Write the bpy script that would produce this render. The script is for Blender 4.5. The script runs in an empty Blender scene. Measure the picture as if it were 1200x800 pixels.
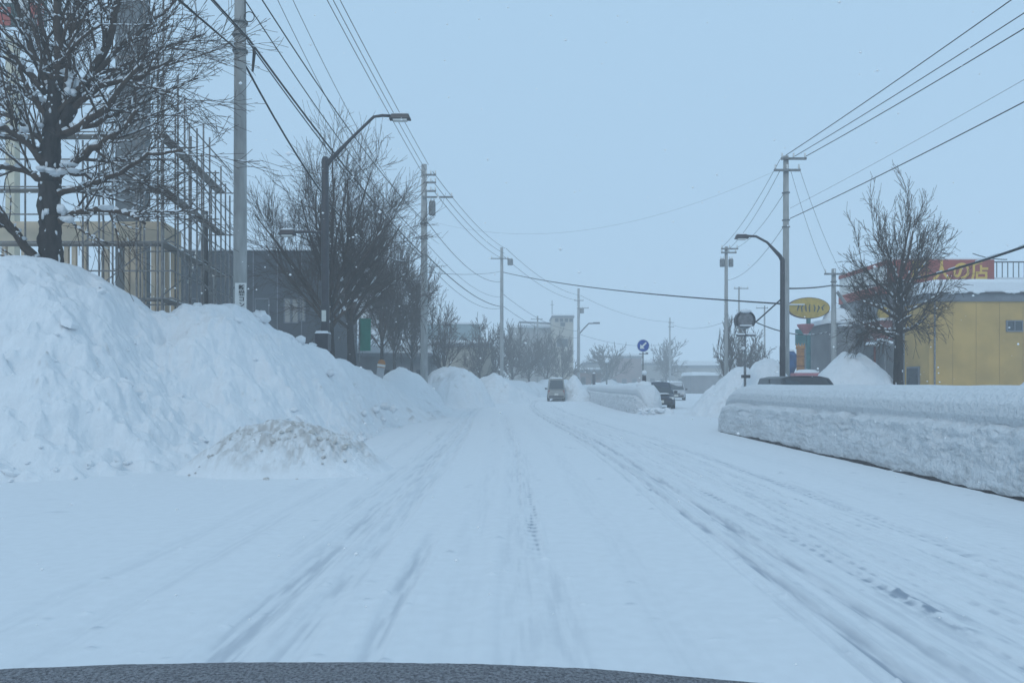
import bpy, math, random
import numpy as np
from mathutils import Vector, Matrix

S = bpy.context.scene
EYE, F, CX, HY = 1.45, 900.0, 600.0, 450.0        # eye height, focal length in photo pixels, horizon

# ------------------------------------------------------------------ camera, sky, sun, exposure
cam_d = bpy.data.cameras.new('camera'); cam = bpy.data.objects.new('camera', cam_d)
S.collection.objects.link(cam); S.camera = cam
cam.location = (0, 0, EYE); cam.rotation_euler = (math.radians(90), 0, 0)
cam_d.lens = 27.0; cam_d.sensor_width = 36.0; cam_d.shift_y = 50 / 1200.0
cam_d.clip_start = 0.05; cam_d.clip_end = 4000

w = bpy.data.worlds.new('World'); S.world = w; w.use_nodes = True
nt = w.node_tree; nt.nodes.clear()
sky = nt.nodes.new('ShaderNodeTexSky'); sky.sky_type = 'NISHITA'; sky.sun_disc = False
SUN_EL, SUN_AZ = math.radians(44), math.radians(200)     # behind cloud, over the left shoulder
sky.sun_elevation = SUN_EL; sky.sun_rotation = SUN_AZ
sky.air_density = 1.0; sky.dust_density = 2.0
cloud = nt.nodes.new('ShaderNodeRGB'); cloud.outputs[0].default_value = (3.95, 6.08, 8.20, 1)   # thick even snow cloud
mx = nt.nodes.new('ShaderNodeMix'); mx.data_type = 'RGBA'; mx.inputs['Factor'].default_value = 0.93
bg = nt.nodes.new('ShaderNodeBackground'); bg.inputs['Strength'].default_value = 0.1
wo = nt.nodes.new('ShaderNodeOutputWorld')
nt.links.new(sky.outputs[0], mx.inputs['A']); nt.links.new(cloud.outputs[0], mx.inputs['B'])
nt.links.new(mx.outputs['Result'], bg.inputs[0]); nt.links.new(bg.outputs[0], wo.inputs[0])

sd = bpy.data.lights.new('sun', 'SUN'); sun = bpy.data.objects.new('sun', sd); S.collection.objects.link(sun)
sd.energy = 0.6; sd.angle = math.radians(12); sd.color = (1.0, 0.98, 0.94)
sdir = Vector((math.sin(SUN_AZ) * math.cos(SUN_EL), math.cos(SUN_AZ) * math.cos(SUN_EL), math.sin(SUN_EL)))
sun.rotation_euler = sdir.to_track_quat('Z', 'Y').to_euler(); sun.location = (0, 0, 60)

S.view_settings.view_transform = 'Standard'; S.view_settings.look = 'None'
S.view_settings.gamma = 1; S.view_settings.exposure = 0.10; S.view_settings.use_curve_mapping = False
S.cycles.use_denoising = True
S.cycles.max_bounces = 10; S.cycles.diffuse_bounces = 3; S.cycles.volume_bounces = 8
S.cycles.transmission_bounces = 4; S.cycles.transparent_max_bounces = 6

# ------------------------------------------------------------------ helpers
def P(px, py, Y):                                  # a point at distance Y seen at photo pixel px, py
    return Vector(((px - CX) / F * Y, Y, EYE - (py - HY) / F * Y))

def vnoise(x, y, seed=0):
    x = np.asarray(x, float); y = np.asarray(y, float)
    xi = np.floor(x).astype(np.int64); yi = np.floor(y).astype(np.int64)
    fx = x - xi; fy = y - yi
    fx = fx * fx * (3 - 2 * fx); fy = fy * fy * (3 - 2 * fy)
    def h(a, b):
        n = (a * 374761393 + b * 668265263 + seed * 982451653) & 0xffffffff
        n = ((n ^ (n >> 13)) * 1274126177) & 0xffffffff
        n = n ^ (n >> 16)
        return (n & 0xffff) / 65535.0
    a = h(xi, yi); b = h(xi + 1, yi); c = h(xi, yi + 1); d = h(xi + 1, yi + 1)
    return (a * (1 - fx) + b * fx) * (1 - fy) + (c * (1 - fx) + d * fx) * fy - 0.5

def fbm(x, y, seed=0, oct=4):
    t = 0; a = 1.0; f = 1.0
    for k in range(oct):
        t = t + a * vnoise(x * f + 17.3 * k, y * f - 9.1 * k, seed + k); a *= .5; f *= 2.03
    return t

def sstep(a, b, x):
    t = np.clip((x - a) / (b - a), 0, 1); return t * t * (3 - 2 * t)

def tag(o, label=None, cat=None, group=None, kind=None):
    if label: o['label'] = label
    if cat: o['category'] = cat
    if group: o['group'] = group
    if kind: o['kind'] = kind
    return o

def empty(name, loc, label, cat, group=None, rz=0):
    o = bpy.data.objects.new(name, None); S.collection.objects.link(o)
    o.location = loc; o.rotation_euler = (0, 0, rz); o.empty_display_size = .2
    return tag(o, label, cat, group)

def world_of(p):
    if p is None: return Matrix.Identity(4)
    m = Matrix.Translation(p.location) @ p.rotation_euler.to_matrix().to_4x4()
    return world_of(p.parent) @ m

def link_mesh(name, me, mat, parent=None, origin=None, smooth=False):
    if mat: me.materials.append(mat)
    o = bpy.data.objects.new(name, me); S.collection.objects.link(o)
    if parent is not None:
        o.parent = parent; me.transform(world_of(parent).inverted())
    elif origin is not None:
        me.transform(Matrix.Translation(-Vector(origin))); o.location = origin
    if smooth: me.polygons.foreach_set('use_smooth', [True] * len(me.polygons))
    return o

class MB:
    def __init__(s): s.v = []; s.f = []
    def box(s, c, size, rz=0, rx=0, ry=0, taper=1.0):
        R = Matrix.Rotation(rz, 3, 'Z') @ Matrix.Rotation(ry, 3, 'Y') @ Matrix.Rotation(rx, 3, 'X'); b = len(s.v); c = Vector(c)
        for z in (-.5, .5):
            k = taper if z > 0 else 1
            for x, y in ((-.5, -.5), (.5, -.5), (.5, .5), (-.5, .5)):
                s.v.append(c + R @ Vector((x * size[0] * k, y * size[1] * k, z * size[2])))
        for q in ((0, 3, 2, 1), (4, 5, 6, 7), (0, 1, 5, 4), (1, 2, 6, 5), (2, 3, 7, 6), (3, 0, 4, 7)):
            s.f.append(tuple(b + i for i in q))
        return s
    def tube(s, pts, rad, n=6, cap=True):
        pts = [Vector(p) for p in pts]
        if not hasattr(rad, '__len__'): rad = [rad] * len(pts)
        b = len(s.v); m = len(pts)
        for i, p in enumerate(pts):
            t = (pts[min(i + 1, m - 1)] - pts[max(i - 1, 0)])
            if t.length < 1e-9: t = Vector((0, 0, 1))
            t.normalize()
            ref = Vector((0, 1, 0)) if abs(t.y) < .9 else Vector((1, 0, 0))
            u = t.cross(ref).normalized(); q = t.cross(u); r = rad[i]
            for k in range(n):
                a = 2 * math.pi * k / n
                s.v.append(p + u * (r * math.cos(a)) + q * (r * math.sin(a)))
        for i in range(m - 1):
            for k in range(n):
                k2 = (k + 1) % n
                s.f.append((b + i * n + k, b + i * n + k2, b + (i + 1) * n + k2, b + (i + 1) * n + k))
        if cap:
            s.f.append(tuple(b + k for k in range(n))[::-1]); s.f.append(tuple(b + (m - 1) * n + k for k in range(n)))
        return s
    def beam(s, a, b, wd, ht):                     # a rectangular bar from a to b
        a = Vector(a); b = Vector(b); t = (b - a).normalized()
        up = Vector((0, 0, 1)) if abs(t.z) < .95 else Vector((0, 1, 0))
        u = t.cross(up).normalized() * wd / 2; q = u.cross(t).normalized() * ht / 2; k = len(s.v)
        for p in (a, b):
            for (i, j) in ((-1, -1), (1, -1), (1, 1), (-1, 1)): s.v.append(p + u * i + q * j)
        for qd in ((0, 3, 2, 1), (4, 5, 6, 7), (0, 1, 5, 4), (1, 2, 6, 5), (2, 3, 7, 6), (3, 0, 4, 7)):
            s.f.append(tuple(k + i for i in qd))
        return s
    def blob(s, c, r, rng=None, rough=.0, seg=8, rings=5):
        c = Vector(c); b = len(s.v)
        if not hasattr(r, '__len__'): r = (r, r, r)
        for i in range(rings + 1):
            th = math.pi * i / rings
            for k in range(seg):
                a = 2 * math.pi * k / seg
                g = 1 + (rng.uniform(-rough, rough) if rng else 0)
                s.v.append(c + Vector((r[0] * math.sin(th) * math.cos(a) * g, r[1] * math.sin(th) * math.sin(a) * g, r[2] * math.cos(th) * g)))
        for i in range(rings):
            for k in range(seg):
                k2 = (k + 1) % seg
                s.f.append((b + i * seg + k, b + (i + 1) * seg + k, b + (i + 1) * seg + k2, b + i * seg + k2))
        return s
    def prism(s, poly, axis_a, axis_b, thick, center):   # extrude outline (2D) along normal
        b = len(s.v); n = len(poly); A = Vector(axis_a); B = Vector(axis_b); N = A.cross(B).normalized(); c = Vector(center)
        for d in (-.5, .5):
            for (x, y) in poly: s.v.append(c + A * x + B * y + N * (d * thick))
        s.f.append(tuple(b + i for i in range(n))[::-1]); s.f.append(tuple(b + n + i for i in range(n)))
        for i in range(n):
            j = (i + 1) % n; s.f.append((b + i, b + j, b + n + j, b + n + i))
        return s
    def quad(s, a, b, c, d):
        k = len(s.v); s.v += [Vector(a), Vector(b), Vector(c), Vector(d)]; s.f.append((k, k + 1, k + 2, k + 3)); return s
    def build(s, name, mat, parent=None, smooth=False, origin=None, bevel=0):
        me = bpy.data.meshes.new(name); me.from_pydata([tuple(v) for v in s.v], [], s.f); me.update()
        if parent is None and origin is None:
            a = np.array([tuple(v) for v in s.v]); origin = (float(a[:, 0].mean()), float(a[:, 1].mean()), float(a[:, 2].min()))
        o = link_mesh(name, me, mat, parent, origin, smooth)
        if bevel:
            m = o.modifiers.new('bevel', 'BEVEL'); m.width = bevel; m.segments = 2; m.limit_method = 'ANGLE'
        return o

def grid(name, X, Y, Z, mat, parent=None, attrs=None, origin=None, smooth=True, flip=False):
    r, c = X.shape; co = np.stack([X, Y, Z], -1).reshape(-1, 3).astype(np.float32)
    i = np.arange(r * c).reshape(r, c)
    q = np.stack([i[:-1, :-1], i[:-1, 1:], i[1:, 1:], i[1:, :-1]], -1).reshape(-1, 4)
    if flip: q = q[:, ::-1]
    me = bpy.data.meshes.new(name); me.vertices.add(len(co)); me.vertices.foreach_set('co', co.ravel())
    me.loops.add(q.size); me.loops.foreach_set('vertex_index', q.ravel().astype(np.int32))
    me.polygons.add(len(q)); me.polygons.foreach_set('loop_start', np.arange(0, q.size, 4, dtype=np.int32))
    me.update(calc_edges=True); me.validate()
    for k, a in (attrs or {}).items():
        at = me.attributes.new(k, 'FLOAT', 'POINT'); at.data.foreach_set('value', a.ravel().astype(np.float32))
    if origin is None and parent is None: origin = (float(X.mean()), float(Y.mean()), 0.0)
    return link_mesh(name, me, mat, parent, origin, smooth)

# ------------------------------------------------------------------ materials
def mat(name, col, rough=.7, var=.0, scale=3.0, bump=0.0, bscale=20.0, metal=0.0, col2=None, spec=.3, stretch=(1, 1, 1)):
    m = bpy.data.materials.new(name); m.use_nodes = True; n = m.node_tree; b = n.nodes['Principled BSDF']
    b.inputs['Roughness'].default_value = rough; b.inputs['Metallic'].default_value = metal
    b.inputs['Specular IOR Level'].default_value = spec
    tc = n.nodes.new('ShaderNodeTexCoord'); mp = n.nodes.new('ShaderNodeMapping'); mp.inputs['Scale'].default_value = stretch
    n.links.new(tc.outputs['Object'], mp.inputs[0])
    nz = n.nodes.new('ShaderNodeTexNoise'); nz.inputs['Scale'].default_value = scale; nz.inputs['Detail'].default_value = 6
    n.links.new(mp.outputs[0], nz.inputs['Vector'])
    rp = n.nodes.new('ShaderNodeValToRGB'); rp.color_ramp.elements[0].position = .35; rp.color_ramp.elements[1].position = .65
    c2 = col2 or tuple(c * (1 - var) for c in col)
    rp.color_ramp.elements[0].color = (*c2, 1); rp.color_ramp.elements[1].color = (*tuple(min(1, c * (1 + var * .4)) for c in col), 1)
    n.links.new(nz.outputs[0], rp.inputs[0]); n.links.new(rp.outputs[0], b.inputs['Base Color'])
    if bump:
        nb = n.nodes.new('ShaderNodeTexNoise'); nb.inputs['Scale'].default_value = bscale; nb.inputs['Detail'].default_value = 4
        n.links.new(mp.outputs[0], nb.inputs['Vector'])
        bp = n.nodes.new('ShaderNodeBump'); bp.inputs['Strength'].default_value = bump; bp.inputs['Distance'].default_value = .02
        n.links.new(nb.outputs[0], bp.inputs['Height']); n.links.new(bp.outputs[0], b.inputs['Normal'])
    return m

def snow_mat(name, attr=None, acol=(.3, .3, .3), bump=.5, dist=.03, s1=5.0, s2=30.0, base=(.765, .79, .815), arough=.7):
    m = bpy.data.materials.new(name); m.use_nodes = True; n = m.node_tree; b = n.nodes['Principled BSDF']
    b.inputs['Roughness'].default_value = .75; b.inputs['Specular IOR Level'].default_value = .25
    tc = n.nodes.new('ShaderNodeTexCoord')
    a = n.nodes.new('ShaderNodeTexNoise'); a.inputs['Scale'].default_value = s1; a.inputs['Detail'].default_value = 5
    c = n.nodes.new('ShaderNodeTexNoise'); c.inputs['Scale'].default_value = s2; c.inputs['Detail'].default_value = 4
    for k in (a, c): n.links.new(tc.outputs['Object'], k.inputs['Vector'])
    ad = n.nodes.new('ShaderNodeMath'); ad.operation = 'MULTIPLY_ADD'; ad.inputs[1].default_value = .3
    n.links.new(c.outputs[0], ad.inputs[0]); n.links.new(a.outputs[0], ad.inputs[2])
    bp = n.nodes.new('ShaderNodeBump'); bp.inputs['Strength'].default_value = bump; bp.inputs['Distance'].default_value = dist
    n.links.new(ad.outputs[0], bp.inputs['Height']); n.links.new(bp.outputs[0], b.inputs['Normal'])
    rp = n.nodes.new('ShaderNodeValToRGB'); rp.color_ramp.elements[0].position = .3; rp.color_ramp.elements[1].position = .7
    rp.color_ramp.elements[0].color = (*tuple(x * .95 for x in base), 1); rp.color_ramp.elements[1].color = (*base, 1)
    n.links.new(a.outputs[0], rp.inputs[0])
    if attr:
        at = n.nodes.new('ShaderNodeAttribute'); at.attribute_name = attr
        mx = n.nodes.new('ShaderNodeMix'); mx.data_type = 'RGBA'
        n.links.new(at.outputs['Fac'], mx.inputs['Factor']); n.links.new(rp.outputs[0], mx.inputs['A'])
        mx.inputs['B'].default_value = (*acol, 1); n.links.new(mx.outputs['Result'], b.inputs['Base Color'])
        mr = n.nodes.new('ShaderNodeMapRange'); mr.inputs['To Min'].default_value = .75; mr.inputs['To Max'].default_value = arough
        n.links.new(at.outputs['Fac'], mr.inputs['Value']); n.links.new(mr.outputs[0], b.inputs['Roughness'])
    else:
        n.links.new(rp.outputs[0], b.inputs['Base Color'])
    return m

M = {}
M['snow'] = snow_mat('fresh_snow', bump=.35)
M['snow_pile'] = snow_mat('ploughed_snow', 'dirt', (.34, .315, .29), bump=.7, dist=.06, s1=4, s2=22)
M['snow_road'] = snow_mat('driven_snow', 'wear', (.25, .30, .37), bump=.25, dist=.015, s1=9, s2=60, arough=.45)
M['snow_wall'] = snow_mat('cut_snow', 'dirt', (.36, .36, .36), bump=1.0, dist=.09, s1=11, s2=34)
M['bark'] = mat('bark', (.05, .042, .038), .9, .45, 8, .8, 30, stretch=(1, 1, .3))
M['twig'] = mat('twig', (.085, .060, .046), .9, .3, 3)
M['concrete'] = mat('concrete', (.36, .36, .35), .85, .25, 5, .3, 60, stretch=(1, 1, .25))
M['darkmetal'] = mat('dark_painted_metal', (.035, .03, .035), .45, .3, 6, spec=.5)
M['galv'] = mat('galvanised_steel', (.22, .22, .22), .5, .35, 9, metal=.4)
M['rust'] = mat('grey_steel_tube', (.25, .235, .225), .6, .35, 9, metal=.3)
M['plank'] = mat('weathered_plank', (.22, .20, .18), .85, .35, 4, .4, 30, stretch=(.3, .3, 1))
M['timber'] = mat('new_timber', (.68, .55, .40), .8, .2, 2.5, .2, 30, stretch=(1, 1, .3))
M['ply'] = mat('plywood', (.72, .58, .42), .8, .15, 1.2, .1, 20)
M['wire'] = mat('black_cable', (.03, .03, .03), .6, .2, 3)
M['dark_wall'] = mat('charcoal_cladding', (.045, .05, .06), .7, .25, 1.0, .2, 8)
M['glass'] = mat('window_glass', (.03, .04, .05), .15, .3, .6, spec=.6)
M['white'] = mat('white_paint', (.75, .75, .73), .6, .08, 3)
M['cream'] = mat('cream_paint', (.62, .56, .42), .7, .12, 3)
M['yellow_wall'] = mat('mustard_render', (.49, .31, .085), .85, .2, .7, .2, 10)
M['yellow_joint'] = mat('mustard_joint', (.33, .21, .06), .8, .2, 3)
M['fascia'] = mat('slate_fascia', (.16, .17, .19), .7, .15, 2)
M['red'] = mat('red_sign_panel', (.36, .055, .035), .6, .2, 1.2)
M['yel_letter'] = mat('yellow_lettering', (.75, .48, .06), .6, .1, 2)
M['grey_wall'] = mat('grey_block_wall', (.20, .20, .21), .85, .22, .8, .2, 10)
M['beige_wall'] = mat('beige_wall', (.42, .38, .31), .85, .15, .6, .1, 8)
M['far_wall'] = mat('far_wall', (.30, .29, .27), .85, .2, .4)
M['brown_wall'] = mat('brown_wall', (.22, .13, .11), .85, .2, .4)
M['green'] = mat('green_banner_cloth', (.01, .20, .13), .6, .12, 3)
M['blue'] = mat('blue_sign_face', (.015, .07, .33), .45, .08, 3)
M['orange'] = mat('orange_paint', (.45, .20, .06), .6, .2, 4)
M['teal'] = mat('teal_paint', (.05, .17, .18), .6, .2, 4)
M['pink'] = mat('faded_pink_paint', (.42, .15, .17), .6, .15, 4)
M['olive'] = mat('yellow_sign_face', (.50, .34, .05), .6, .2, 4)
M['olive_mark'] = mat('olive_brush_marks', (.10, .11, .07), .6, .2, 4)
M['evergreen'] = mat('evergreen_needles', (.035, .05, .04), .9, .3, 3)
M['dash'] = mat('grained_dashboard', (.40, .40, .43), .8, .5, 260, .9, 330)
M['rubber'] = mat('tyre_rubber', (.02, .02, .02), .85, .2, 10)
M['van_paint'] = mat('dull_silver_paint', (.30, .29, .27), .45, .12, 2, spec=.5)
M['navy_paint'] = mat('dark_navy_paint', (.02, .03, .055), .3, .15, 3, spec=.6)
M['black_paint'] = mat('dark_grey_paint', (.03, .03, .035), .35, .15, 3, spec=.6)
M['silver_paint'] = mat('pale_silver_paint', (.45, .46, .48), .35, .1, 3, spec=.5)
M['lamp_glass'] = mat('headlamp_lens', (.75, .75, .72), .15, .1, 8, spec=.7)
M['red_lens'] = mat('tail_lamp_lens', (.30, .02, .02), .25, .2, 8, spec=.6)
M['plate'] = mat('number_plate', (.65, .65, .6), .5, .05, 8)
M['kerb'] = mat('wet_dark_kerb', (.06, .055, .055), .7, .5, 12, .8, 40)
M['mirrorback'] = mat('grey_weathered_shell', (.20, .20, .21), .6, .4, 6)

# ------------------------------------------------------------------ lay of the road
def edgeL(y): y = np.asarray(y, float); return -4.2 + .0029 * np.clip(y - 36, 0, None) ** 2
def edgeM(y): y = np.asarray(y, float); return np.where(y < 30, 6.4, 5.95 + .00105 * np.clip(y - 40, 0, None) ** 2)

# ground: one broad snow sheet with gentle undulation
gx = np.concatenate([np.linspace(-420, -30, 40), np.linspace(-29, 40, 70), np.linspace(42, 420, 40)])
gy = np.concatenate([np.linspace(-60, 0, 12), np.linspace(2, 130, 90), np.linspace(135, 820, 60)])
GX, GY = np.meshgrid(gx, gy)
side = sstep(8, 20, np.minimum(np.abs(GX - 3) , 60)) * sstep(5, 25, np.abs(GX - 3))
GZ = -.03 + .35 * side * (.5 + fbm(GX * .15, GY * .15, 3, 3)) * (GX < -8) + .25 * side * (.5 + fbm(GX * .15, GY * .15, 4, 3)) * (GX > 17)
o = grid('ground', GX, GY, GZ, M['snow'], flip=False, origin=(0, 0, 0)); tag(o, kind='structure')

# road: snow-covered carriageway, wheel ruts modelled and scuffed down to grey ice
rows = [-6, -2, 0, 1.5]
py = 830.0
while py > 461:
    rows.append(1305.0 / (py - 450)); py -= .62 if py > 500 else .45
rows = np.array(rows + [130, 150, 180, 230, 300, 400])
cols = np.unique(np.concatenate([np.linspace(-16, -3.4, 60), np.linspace(-3.4, -.3, 170), np.linspace(-.3, .6, 70), np.linspace(.6, 1.6, 40),
                                 np.linspace(1.6, 4.4, 260), np.linspace(4.4, 6.6, 50), np.linspace(6.6, 15, 60)]))
U, RY = np.meshgrid(cols, rows)
bend = .0018 * np.clip(RY - 45, 0, None) ** 2
RX = U + bend
conv = sstep(12, 42, RY)
Z = .004 * fbm(RX * .8, RY * .3, 11, 4) * 4 + .004 * fbm(RX * 5, RY * .5, 12, 3)
wear = np.zeros_like(Z)
RUTS = [  # x near, x far, half width, depth, wear, first y, last y, tread
    (-1.55, -2.15, .13, .022, .30, 3.0, 70, 0), (-1.20, -1.85, .09, .018, .22, 2.5, 60, 0), (-.76, -1.5, .07, .020, .34, 2.5, 8.2, 0),
    (-1.45, -2.1, .34, .006, .15, 2.5, 60, 0), (.15, -.5, .22, .005, .12, 2.5, 40, 0), (-1.85, -2.5, .10, .010, .18, 6, 60, 0), (-1.42, -2.0, .03, .012, .30, 7, 26, 0),
    (.22, -.45, .06, .014, .48, 6.2, 13.0, 1), (.10, -.40, .035, .010, .30, 8.5, 40, 1), (.34, -.3, .10, .008, .16, 2.5, 7, 0), (.02, -.55, .12, .006, .12, 2.5, 50, 0),
    (1.93, 1.15, .055, .034, .50, 2.5, 80, 0), (2.22, 1.4, .055, .032, .50, 2.5, 80, 0), (2.08, 1.28, .24, .010, .20, 2.5, 80, 0),
    (2.60, 1.75, .045, .020, .46, 3.5, 16, 1), (2.72, 1.85, .03, .012, .42, 4.2, 9, 1), (2.45, 1.6, .12, .010, .20, 3, 60, 0),
    (3.02, 2.1, .03, .012, .26, 3, 50, 1), (3.3, 2.3, .04, .012, .26, 3, 50, 1), (3.55, 2.5, .03, .012, .28, 3, 40, 1),
    (3.85, 2.7, .09, .016, .42, 3, 60, 1), (3.15, 2.2, .35, .010, .10, 3, 60, 0), (1.75, 1.0, .03, .010, .20, 3, 30, 0), (2.9, 2.0, .05, .01, .2, 3, 30, 1),
    (.95, .3, .14, .008, .07, 2.5, 40, 0), (-.35, -1.0, .15, .008, .06, 2.5, 40, 0), (-2.5, -3.0, .12, .008, .10, 3.5, 30, 0), (-3.0, -3.4, .10, .008, .10, 4, 22, 0),
    (5.0, 4.2, .25, .006, .06, 5, 60, 0)]
tread = sstep(-.25, .45, np.sin(RY * 2 * math.pi / .20 + 14 * RX + 2.5 * vnoise(RY * 1.3, RX * 0, 90))) * sstep(-.38, .1, fbm(RX * 12, RY * 2.5, 91, 3))
for (xa, xb, hw, dp, we, y0, y1, tr) in RUTS:
    c = xa + (xb - xa) * conv + .05 * vnoise(RY * .22, RY * 0 + xa * 7, 5) + .012 * vnoise(RY * 1.7, RY * 0 + xa, 6)
    d = (U - c) / hw
    prof = np.exp(-np.abs(d) ** 3)
    on = sstep(y0, y0 * 1.12, RY) * (1 - sstep(y1 * .75, y1, RY))
    patch = sstep(-.35, .35, fbm(RX * 2.2 + xa, RY * .28, int(xa * 10) + 77, 4))
    grain = .2 + 1.6 * sstep(-.25, .45, fbm(RX * 34, RY * 1.8, 44, 4))
    Z -= dp * prof * on * (.85 + .15 * patch)
    Z += dp * .35 * np.exp(-(np.abs(d) - 1.35) ** 2 * 6) * on
    wv = we * prof * on * (.5 + .5 * patch) * grain * .85
    if tr: wv = wv * (.35 + 1.1 * tread)
    wear = np.maximum(wear, wv)
# right lane: broad textured tread band
band = np.exp(-((U - (3.3 - 1.0 * conv)) / .75) ** 4) * sstep(3, 4, RY) * (1 - sstep(30, 60, RY))
Z += band * .009 * fbm(RX * 16, RY * 1.6, 21, 4) * 2
lines = sstep(.12, .55, fbm(RX * 15 + 1.6 * conv * 8, RY * .5, 23, 4)) * (.25 + .75 * sstep(-.25, .4, fbm(RX * 30, RY * 7, 24, 3)))
band2 = np.exp(-((U - (3.0 - 1.0 * conv)) / 1.25) ** 4) * sstep(3, 4, RY) * (1 - sstep(40, 75, RY))
wear = np.maximum(wear, band2 * .42 * lines)
tb = np.exp(-((U - (3.85 - 1.1 * conv)) / .11) ** 4) * sstep(4, 5, RY) * (1 - sstep(30, 50, RY)); zig = .5 + .5 * np.sin(RY * 2 * math.pi / .12 + 5 * np.sin(RX * 40))
wear = np.maximum(wear, tb * .34 * zig * sstep(-.3, .2, fbm(RX * 8, RY * 2, 25, 3)))
# bare grey-black scrapes where a tyre broke through
scr = np.exp(-((U - 2.66) / .055) ** 2) * sstep(4.3, 4.6, RY) * (1 - sstep(5.3, 5.6, RY)) * sstep(-.1, .2, fbm(RX * 18, RY * 8, 31, 3))
wear = np.maximum(wear, scr * .95)
# loose crumbs and little scattered clods
rg = np.random.RandomState(4)
for k in range(260):
    y = 2.8 + 26 * rg.rand() ** 1.8; x = rg.uniform(-6, 6.2); r = rg.uniform(.008, .03) * (1 + y * .05)
    j0, j1 = np.searchsorted(rows, [y - 3.5 * r, y + 3.5 * r]); i0, i1 = np.searchsorted(cols, [x - 3.5 * r, x + 3.5 * r])
    if j1 <= j0 or i1 <= i0: continue
    g = np.exp(-(((U[j0:j1, i0:i1] - x) / r) ** 2 + ((RY[j0:j1, i0:i1] - y) / r) ** 2))
    Z[j0:j1, i0:i1] += g * r * .5; wear[j0:j1, i0:i1] = np.maximum(wear[j0:j1, i0:i1], g * rg.uniform(.1, .5))
for k in range(160):
    xa, xb, hw = RUTS[rg.randint(len(RUTS))][:3]; y = 3 + 16 * rg.rand() ** 1.6; cv = float(sstep(12, 42, y)); x = xa + (xb - xa) * cv + rg.choice([-1, 1]) * hw * rg.uniform(.9, 1.7); r = rg.uniform(.006, .022) * (1 + y * .06)
    j0, j1 = np.searchsorted(rows, [y - 3.5 * r, y + 3.5 * r]); i0, i1 = np.searchsorted(cols, [x - 3.5 * r, x + 3.5 * r])
    if j1 <= j0 or i1 <= i0: continue
    g = np.exp(-(((U[j0:j1, i0:i1] - x) / r) ** 2 + ((RY[j0:j1, i0:i1] - y) / r) ** 2)); Z[j0:j1, i0:i1] += g * r * .7
o = grid('road', RX, RY, Z + .012, M['snow_road'], attrs={'wear': np.clip(wear, 0, 1)}, origin=(0, 0, 0)); tag(o, kind='structure')

# haze: snow-filled air over the whole place
hz = MB().box((0, 380, 24.0), (880, 900, 54)); m = bpy.data.materials.new('snowy_air'); m.use_nodes = True
n = m.node_tree; n.nodes.remove(n.nodes['Principled BSDF']); pv = n.nodes.new('ShaderNodeVolumePrincipled')
pv.inputs['Density'].default_value = .0046; pv.inputs['Color'].default_value = (.985, .995, 1.0, 1); pv.inputs['Anisotropy'].default_value = .0
n.links.new(pv.outputs[0], n.nodes['Material Output'].inputs['Volume'])
o = hz.build('haze', m); tag(o, 'pale snow-filled air over the whole street', kind='stuff')

# ------------------------------------------------------------------ snow banks
rng = random.Random(7)
# big ploughed pile on the left
K = np.array([  # px, base Y, ridge Y, ridge pixel row
    (-150, 10.3, 15, 300), (0, 11.2, 15, 299), (30, 11.4, 15.2, 296), (62, 11.6, 15.5, 299), (90, 11.8, 16, 309), (120, 12, 16.5, 325), (150, 12.2, 17.2, 347), (180, 12.5, 18, 368), (200, 12.7, 18.5, 371),
    (225, 12.9, 18.8, 360), (245, 13.1, 19, 356), (275, 13.4, 19.5, 357), (290, 13.5, 20, 362), (320, 13.9, 20.7, 380), (350, 14.3, 22, 397), (375, 15, 23.5, 408),
    (400, 16, 25, 420), (420, 18, 27, 431), (440, 21, 29.5, 441), (455, 23, 31, 448), (470, 25, 33, 457), (485, 27, 35, 464), (500, 29, 37, 471), (515, 31, 39, 477), (530, 33, 41, 482.3)], float)
pxs = np.linspace(-150, 530, 720); v = np.concatenate([np.linspace(-.12, 0, 6)[:-1], np.linspace(0, 1, 210), 1 + np.linspace(0, 1, 40)[1:]])
Yb = np.interp(pxs, K[:, 0], K[:, 1]); Yr = np.interp(pxs, K[:, 0], K[:, 2]); T = np.interp(pxs, K[:, 0], K[:, 3])
ker = np.hanning(31); ker /= ker.sum()
sm_ = lambda a_, k=ker: np.convolve(np.pad(a_, len(k) // 2, mode='edge'), k, 'valid')
Yb = sm_(Yb, np.hanning(61) / np.hanning(61).sum()) + .35 * fbm(pxs * .012, pxs * 0, 50, 3); Yr = sm_(Yr); k9 = np.hanning(11); T = sm_(T, k9 / k9.sum())
Hr = np.maximum(EYE - (T - HY) / F * Yr, .0)
PXg, Vg = np.meshgrid(pxs, v)
YB = np.tile(Yb, (len(v), 1)); YR = np.tile(Yr, (len(v), 1)); HR = np.tile(Hr, (len(v), 1))
Yg = np.where(Vg <= 1, YB + (YR - YB) * Vg, YR + (Vg - 1) * (3.0 + HR * 1.2))
Xg = (PXg - CX) / F * np.where(Vg <= 1, Yg, YR + (Yg - YR) * 1.0)
t = np.clip(Vg, 0, 1)
prof = .35 * t + .65 * (t * t * (3 - 2 * t)); prof = np.where(Vg > .8, prof, prof)
Hh = np.where(Vg <= 1, HR * prof, HR + (0.5 - HR) * sstep(1, 2, Vg) * np.where(HR > .5, 1, .3))
amp = np.clip(HR / 2.2, .06, 1) * sstep(-.05, .25, Vg) * (1 - .75 * sstep(.75, 1, Vg) * (Vg <= 1.3))
lump = fbm(Xg * .55, Yg * .45, 51, 3) * .55 + fbm(Xg * 1.7, Yg * 1.3, 52, 4) * .22
ridgy = np.abs(fbm(Xg * 1.1 + 4, Yg * .9, 53, 4)) * -.22 + .05
ledge = np.abs(fbm(Xg * .9 + .5 * Yg, Yg * 1.6 - .3 * Xg, 57, 4)) ** .7
Hh = Hh + amp * ((lump + ridgy) * 1.25 - .20 * (ledge - .3))
dirt_shade = np.zeros_like(Hh)
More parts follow.
